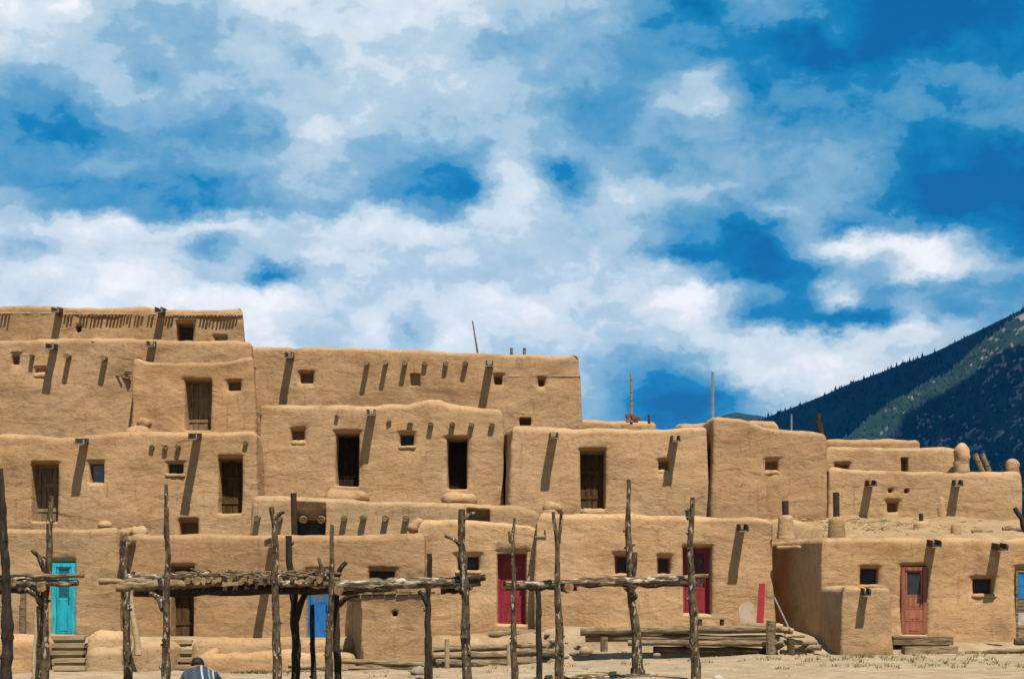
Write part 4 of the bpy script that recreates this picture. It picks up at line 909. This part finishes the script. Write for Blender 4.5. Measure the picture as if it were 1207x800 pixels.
# ------------------------------------------------------------------ drying racks of rough poles
class Rack:
    def __init__(s, px, D, label):
        s.D = D; s.loc = (X(px, D), D, float(plaza(X(px, D)))); s.root = empty('drying_rack', s.loc, label, 'drying rack', 'rough timber drying racks across the plaza front')
    def post(s, path, w0, w1, D=None, m=None, forks=(), name='post', stubs=5, ground=True):
        """path: photo positions from bottom to top"""
        D = D or s.D; m = m or BARK[0]
        P = [PT(px, py, D) for px, py in path]
        if ground: P[0].z = float(ground_z([P[0].x], [D])[0]) - .2
        pts = []
        for a, b in zip(P[:-1], P[1:]):
            n = max(2, int((b - a).length / .07)); pts += [a.lerp(b, i / n) for i in range(n)]
        pts.append(P[-1]); N = len(pts); arr = np.array([p[:] for p in pts]); sd = int(path[0][0] * 3 + D)
        dx = .034 * vnoise(arr, 1.3, sd) + .014 * vnoise(arr, 4, sd + 1); dy = .03 * vnoise(arr, 1.3, sd + 2); rn = vnoise(arr, 5, sd + 3); rk = np.maximum(vnoise(arr, 9, sd + 4) - .45, 0)
        pts = [p + Vector((dx[i], dy[i], 0)) for i, p in enumerate(pts)]
        r0, r1 = w0 * D / F / 2.2, w1 * D / F / 2.2
        rad = [(r0 + (r1 - r0) * i / (N - 1)) * (1 + .13 * rn[i] + .5 * rk[i]) for i in range(N)]
        b = MB(); b.tube(pts, rad, 10, .05, cap=1)
        for k in range(stubs):
            i = random.randrange(N // 8, N - 2); a = random.uniform(0, 6.28); d = Vector((math.cos(a), math.sin(a) * .8, random.uniform(.2, .8))).normalized(); L = rad[i] * random.uniform(1.25, 1.9)
            b.tube([pts[i], pts[i] + d * L], [rad[i] * .55, rad[i] * .3], 6, .1)
        for fk in forks:
            q = [PT(px, py, D + dd) for px, py, dd, w in fk]; rr = [w * D / F / 2 for px, py, dd, w in fk]
            pp = []; rr2 = []
            for i in range(len(q) - 1):
                for t in (0, .33, .66): pp.append(q[i].lerp(q[i + 1], t) + Vector((random.uniform(-.01, .01), random.uniform(-.01, .01), 0))); rr2.append(rr[i] + (rr[i + 1] - rr[i]) * t)
            pp.append(q[-1]); rr2.append(rr[-1]); b.tube(pp, rr2, 8, .08)
        return b.build(name, [m, CUT], s.root, s.loc, True)
    def beam(s, a, b, w0, w1, Da, Db=None, m=None, n=14, am=.03, name='beam', bend=0.0):
        Db = Db or Da; A, B = PT(*a, Da), PT(*b, Db); pts = wobble(A, B, n, am)
        for i, p in enumerate(pts): p.z += bend * math.sin(math.pi * i / n)
        r0, r1 = w0 * Da / F / 2, w1 * Db / F / 2
        o = MB(); o.tube(pts, [(r0 + (r1 - r0) * i / n) * random.uniform(.92, 1.08) for i in range(n + 1)], 10, .06, cap=1)
        return o.build(name, [m or BARK[1], CUT], s.root, s.loc, True)
# left rack
r1 = Rack(20, 37, 'leftmost log rack, cut off by the edge of the photo')
r1.post([(8, 830), (9, 760), (7, 690), (3, 600), (0, 552)], 16, 9, 36.2, DARKPOST); r1.post([(52, 830), (52, 740), (56, 680), (58, 620), (60, 584)], 15, 7, 37.2, forks=[[(53, 672, 0, 7), (46, 655, -.1, 6), (37, 648, -.15, 4)], [(50, 716, 0, 9), (44, 702, -.2, 7), (30, 694, -.35, 6)]])
r1.post([(44, 830), (46, 760), (45, 714)], 9, 5, 38.4, m=GREYWOOD, stubs=1)
r1.beam((-60, 679), (99, 678), 6, 5, 36.9, 36.95, m=GREYWOOD); r1.beam((-60, 689), (92, 686), 13, 8, 37.0, 37.0); r1.beam((-60, 697), (48, 694), 12, 9, 37.5, 37.5, m=DARKPOST); r1.beam((-60, 684), (60, 681), 8, 8, 37.6, 37.6)
r1.beam((49, 692), (40, 694), 11, 11, 36.6, 39.0, n=5, name='cross_pole'); r1.beam((15, 686), (14, 689), 9, 9, 36.7, 39.4, n=5, name='cross_pole')
# middle rack
r2 = Rack(345, 37.5, 'long middle log rack with a pile of crosswise poles on its left half')
r2.post([(151, 830), (149, 720), (150, 690), (145, 655), (146, 637)], 12, 6, 38.0, stubs=5, forks=[[(150, 690, 0, 6), (155, 680, -.1, 5), (158, 673, -.1, 4)]])
r2.post([(196, 830), (196, 740), (197, 680), (196, 620), (196, 571)], 14, 5, 36.4, stubs=9, forks=[[(193, 718, 0, 8), (187, 704, .3, 7), (178, 699, .5, 6)]])
r2.post([(327, 830), (326, 740), (324, 680), (325, 620), (320, 597)], 13, 7, 36.5, stubs=8, forks=[[(323, 612, 0, 5), (330, 605, -.05, 5), (336, 603, -.05, 3)]])
r2.post([(346, 830), (350, 760), (345, 700), (342, 660), (340, 631)], 14, 8, 38.6, DARKPOST, stubs=2, forks=[[(349, 730, 0, 9), (354, 712, -.1, 8), (360, 700, -.1, 7)]])
r2.post([(371, 830), (369, 760), (368, 712)], 8, 6, 39.3, DARKPOST, stubs=2); r2.post([(380, 684), (378, 668), (375, 657)], 6, 4, 37.0, stubs=0, ground=False, name='twig', forks=[[(379, 676, 0, 4), (383, 668, 0, 3)]])
r2.post([(387, 830), (389, 740), (390, 690), (391, 650), (392, 618)], 12, 5, 36.5, stubs=8)
r2.post([(398, 830), (396, 760), (396, 700), (397, 675)], 10, 8, 38.4, DARKPOST, stubs=2, forks=[[(396, 684, 0, 7), (400, 672, -.1, 6), (408, 662, -.1, 5)], [(399, 712, 0, 8), (410, 703, -.1, 6), (422, 701, -.1, 5)]])
r2.post([(505, 785), (504, 740), (505, 700), (506, 652)], 11, 6, 40.2, DARKPOST, stubs=3, forks=[[(504, 712, 0, 7), (499, 702, 0, 6), (494, 696, 0, 5)]])
r2.post([(553, 830), (549, 740), (546, 690), (544, 640), (545, 600)], 13, 9, 36.9, stubs=5, forks=[[(543, 644, 0, 5), (536, 636, -.1, 4), (524, 631, -.15, 3)], [(546, 612, 0, 5), (556, 605, .1, 5), (561, 605, .1, 4)], [(547, 700, 0, 8), (540, 692, -.15, 7)]])
r2.beam((117, 685), (215, 686), 8, 6, 37.0, 37.1, m=GREYWOOD); r2.beam((137, 692), (262, 687), 11, 8, 36.9, 37.2, m=GREYWOOD); r2.beam((158, 698), (400, 694), 10, 13, 38.4, 38.2, m=DARKPOST); r2.beam((160, 695), (402, 693), 8, 10, 37.3, 37.3, m=DARKPOST)
r2.beam((150, 680), (240, 678), 8, 6, 37.9, 38.2); r2.beam((230, 676), (345, 680), 6, 7, 38.2, 37.6); r2.beam((270, 672), (400, 683), 5, 6, 38.6, 37.3, m=GREYWOOD); r2.beam((330, 688), (420, 688), 9, 8, 37.2, 37.2)
r2.beam((398, 691), (566, 684), 12, 13, 37.1, 37.2, n=18, am=.025); r2.beam((400, 697), (572, 680), 9, 7, 37.7, 37.0, n=16, m=DARKPOST); r2.beam((520, 694), (556, 691), 13, 9, 37.6, 37.5, m=DARKPOST); r2.beam((404, 687), (500, 682), 6, 5, 37.5, 37.8, m=GREYWOOD)
for i, px in enumerate((221, 232, 245, 258, 271, 284, 295, 307, 318, 330, 343, 354, 365, 376)):
    w = random.uniform(5, 9.5); py = 684 + random.uniform(-2.2, 2.2)
    r2.beam((px, py), (px * .97 + CX * .03 + random.uniform(-5, 5), py + random.uniform(-1, 1)), w, w * .9, 36.75 + random.uniform(-.15, .15), 39.2, n=5, name='cross_pole', m=GREYWOOD if i % 3 else BARK[1])
r2.beam((399, 695), (396, 696), 11, 11, 36.4, 39.0, n=5, name='cross_pole', m=GREYWOOD)
m = MB()
for k in range(70):
    px = random.uniform(215, 392); D = random.uniform(36.7, 38.8); p = PT(px, 676 + random.uniform(-3, 4), D); d = Vector((random.uniform(-.3, .3), random.uniform(-.2, .2), random.uniform(-.03, .06))); m.tube([p - d, p + d * .3 + Vector((0, 0, .02)), p + d], [.022, .02, .012], 5)
tag(m.build('brushwood', GREYWOOD, r2.root, r2.loc), kind='stuff')
m = MB()
for k in range(60):
    px = random.uniform(205, 398); D = random.uniform(36.9, 37.4); p = PT(px, 693 + random.uniform(-2, 2), D); m.tube([p, p + Vector((random.uniform(-.03, .03), 0, -random.uniform(.06, .13)))], [.012, .004], 4)
tag(m.build('bark_fringe', DARKPOST, r2.root, r2.loc), kind='stuff')
# right rack
r3 = Rack(715, 37.2, 'right log rack with a single long beam in front of the dark red glazed door')
r3.post([(606, 830), (605, 740), (604, 690), (603, 640), (606, 610)], 10, 4, 36.4, stubs=4, m=BARK[0], forks=[[(602, 640, 0, 4), (600, 626, 0, 3)], [(606, 676, 0, 3), (613, 668, -.1, 2)]]); r3.post([(635, 830), (635, 750), (634, 694)], 9, 7, 39.0, DARKPOST, stubs=1)
r3.post([(659, 830), (659, 745), (657, 690), (658, 640), (654, 603)], 14, 4, 36.4, stubs=6, forks=[[(658, 640, 0, 5), (661, 620, -.05, 4), (662, 603, -.05, 4)]])
r3.post([(753, 800), (748, 740), (745, 700), (741, 660), (740, 565)], 15, 5, 38.6, stubs=8, forks=[[(748, 704, 0, 9), (742, 695, -.2, 8), (737, 691, -.3, 7)], [(745, 684, 0, 8), (748, 664, -.05, 7), (749, 651, -.05, 6)]])
r3.post([(821, 830), (818, 740), (815, 690), (813, 640), (816, 586)], 14, 6, 36.5, stubs=11, forks=[[(812, 612, 0, 6), (810, 600, -.03, 6)]])
r3.beam((593, 689), (812, 683), 9, 9, 36.9, 36.9, n=20, am=.025); r3.beam((596, 692), (680, 691), 6, 10, 37.4, 37.4, m=DARKPOST); r3.beam((655, 688), (812, 689), 7, 5, 37.5, 37.5, m=DARKPOST, n=16); r3.beam((690, 685), (835, 678), 6, 4, 37.2, 37.0, m=GREYWOOD, n=12)
r3.beam((671, 692), (666, 693), 11, 10, 36.5, 39, n=5, name='cross_pole'); r3.beam((745, 690), (744, 692), 10, 9, 37.2, 39.4, n=5, name='cross_pole')

# ------------------------------------------------------------------ the crouching person (seen from behind)
def skin(name, J, E, R, m, parent=None, sub=2, rootv=0):
    me = bpy.data.meshes.new(name); me.from_pydata([tuple(j) for j in J], E, []); me.update()
    o = bpy.data.objects.new(name, me); COL.objects.link(o); me.materials.append(m)
    sk = o.modifiers.new('skin', 'SKIN'); sk.use_smooth_shade = True
    if not me.skin_vertices: me.skin_vertices.new()
    for i, r in enumerate(R):
        me.skin_vertices[0].data[i].radius = (r, r) if not isinstance(r, tuple) else r; me.skin_vertices[0].data[i].use_root = (i == rootv)
    s2 = o.modifiers.new('sub', 'SUBSURF'); s2.levels = sub; s2.render_levels = sub
    if parent: o.parent = parent
    return o
def person():
    D = 28.0; gx = X(232, D); gz = float(plaza(gx)); root = empty('person', (gx, D, gz), 'person crouching with back turned, dark hair, blue grey shirt with pale stripes', 'person')
    SKIN = mat('skin', (.36, .20, .12), (.32, .17, .10), scale=9, rough=.6); JEANS = mat('jeans', (.05, .07, .13), (.035, .05, .1), scale=20); HAIR = mat('black_hair', (.012, .010, .010), (.02, .016, .014), scale=30, rough=.55, stretch=(3, 3, .6), bump=.4)
    J = []; R = []; E = []
    def add(p, r, par=None):
        J.append(p); R.append(r); i = len(J) - 1
        if par is not None: E.append((par, i))
        return i
    pel = add((0, 0, .34), (.17, .14)); ab = add((0, .10, .52), (.16, .13), pel); ch = add((0, .24, .74), (.18, .14), ab); nk = add((-.03, .36, .86), .06, ch); hd = add((-.06, .47, .86), (.085, .085), nk); ht = add((-.07, .52, .92), (.075, .075), hd)
    for sgn in (-1, 1):
        hp = add((sgn * .12, .0, .32), .11, pel); kn = add((sgn * .24, .42, .50), .075, hp); an = add((sgn * .18, .12, .09), .05, kn); ft = add((sgn * .2, .34, .04), .042, an)
        sh_ = add((sgn * .2, .26, .76), .075, ch); el = add((sgn * .33, .44, .52), .05, sh_); wr = add((sgn * .2, .62, .40), .034, el); pm = add((sgn * .17, .69, .37), (.04, .022), wr)
        for k, (fx, ln) in enumerate(((-.034, .07), (-.012, .082), (.012, .078), (.033, .062))):
            f1 = add((sgn * .17 + fx, .735, .355), .0095, pm); f2 = add((sgn * .17 + fx, .735 + ln * .4, .335), .0085, f1); add((sgn * .17 + fx, .735 + ln * .6, .335 - ln * .5), .0075, f2)
        t1 = add((sgn * .17 - sgn * .045, .69, .35), .011, pm); add((sgn * .17 - sgn * .06, .73, .335), .009, t1)
    body = skin('body', J, E, R, SKIN, root)
    # trousers, shirt, hair
    Jt = [(0, 0, .34)]; Rt = [(.19, .165)]; Et = []
    for sgn in (-1, 1):
        b = len(Jt); Jt += [(sgn * .12, .0, .32), (sgn * .24, .42, .50), (sgn * .18, .12, .09)]; Rt += [.13, .09, .068]; Et += [(0, b), (b, b + 1), (b + 1, b + 2)]
    skin('trousers', Jt, Et, Rt, JEANS, root)
    SH = bpy.data.materials.new('striped_shirt'); SH.use_nodes = True; nt = SH.node_tree; N = nt.nodes; L = nt.links; p = N['Principled BSDF']; p.inputs['Roughness'].default_value = .9
    tc = N.new('ShaderNodeTexCoord'); sx = N.new('ShaderNodeSeparateXYZ'); L.new(tc.outputs['Object'], sx.inputs[0])
    ad = N.new('ShaderNodeMath'); ad.operation = 'MULTIPLY_ADD'; L.new(sx.outputs[2], ad.inputs[0]); ad.inputs[1].default_value = .35; L.new(sx.outputs[0], ad.inputs[2])
    rp = N.new('ShaderNodeValToRGB'); cr = rp.color_ramp; cr.interpolation = 'CONSTANT'
    mr = N.new('ShaderNodeMapRange'); L.new(ad.outputs[0], mr.inputs[0]); mr.inputs[1].default_value = -.1; mr.inputs[2].default_value = .62; L.new(mr.outputs[0], rp.inputs[0])
    dk = (.012, .022, .036, 1); md = (.028, .036, .045, 1); wh = (.22, .24, .27, 1); st = [(0, dk), (.22, md), (.28, dk), (.42, md), (.48, dk), (.585, wh), (.625, dk), (.72, (.12, .13, .15, 1)), (.75, md), (.80, wh), (.825, dk), (.9, md)]
    while len(cr.elements) < len(st): cr.elements.new(.5)
    for k, (q, c) in enumerate(st): cr.elements[k].position = q
    for k, (q, c) in enumerate(st): cr.elements[k].color = c
    L.new(rp.outputs[0], p.inputs['Base Color'])
    Js = [(0, -.01, .40), (0, .05, .55), (0, .17, .75), (-.02, .29, .85)]; Rs = [(.22, .17), (.24, .18), (.24, .18), (.11, .09)]; Es = [(0, 1), (1, 2), (2, 3)]
    for sgn in (-1, 1):
        b = len(Js); Js += [(sgn * .21, .24, .72), (sgn * .33, .42, .53), (sgn * .27, .53, .46)]; Rs += [.1, .075, .06]; Es += [(2, b), (b, b + 1), (b + 1, b + 2)]
    skin('shirt', Js, Es, Rs, SH, root)
    bm = bmesh.new(); bmesh.ops.create_icosphere(bm, subdivisions=3, radius=1); V = np.array([v.co[:] for v in bm.verts]); f = [tuple(v.index for v in q.verts) for q in bm.faces]; bm.free()
    V = V * (1 + .07 * vnoise(V, 3, 5)[:, None]) * [.098, .125, .10] + [-.065, .46, .905]; link_mesh('hair', V, f, HAIR, root)
person()
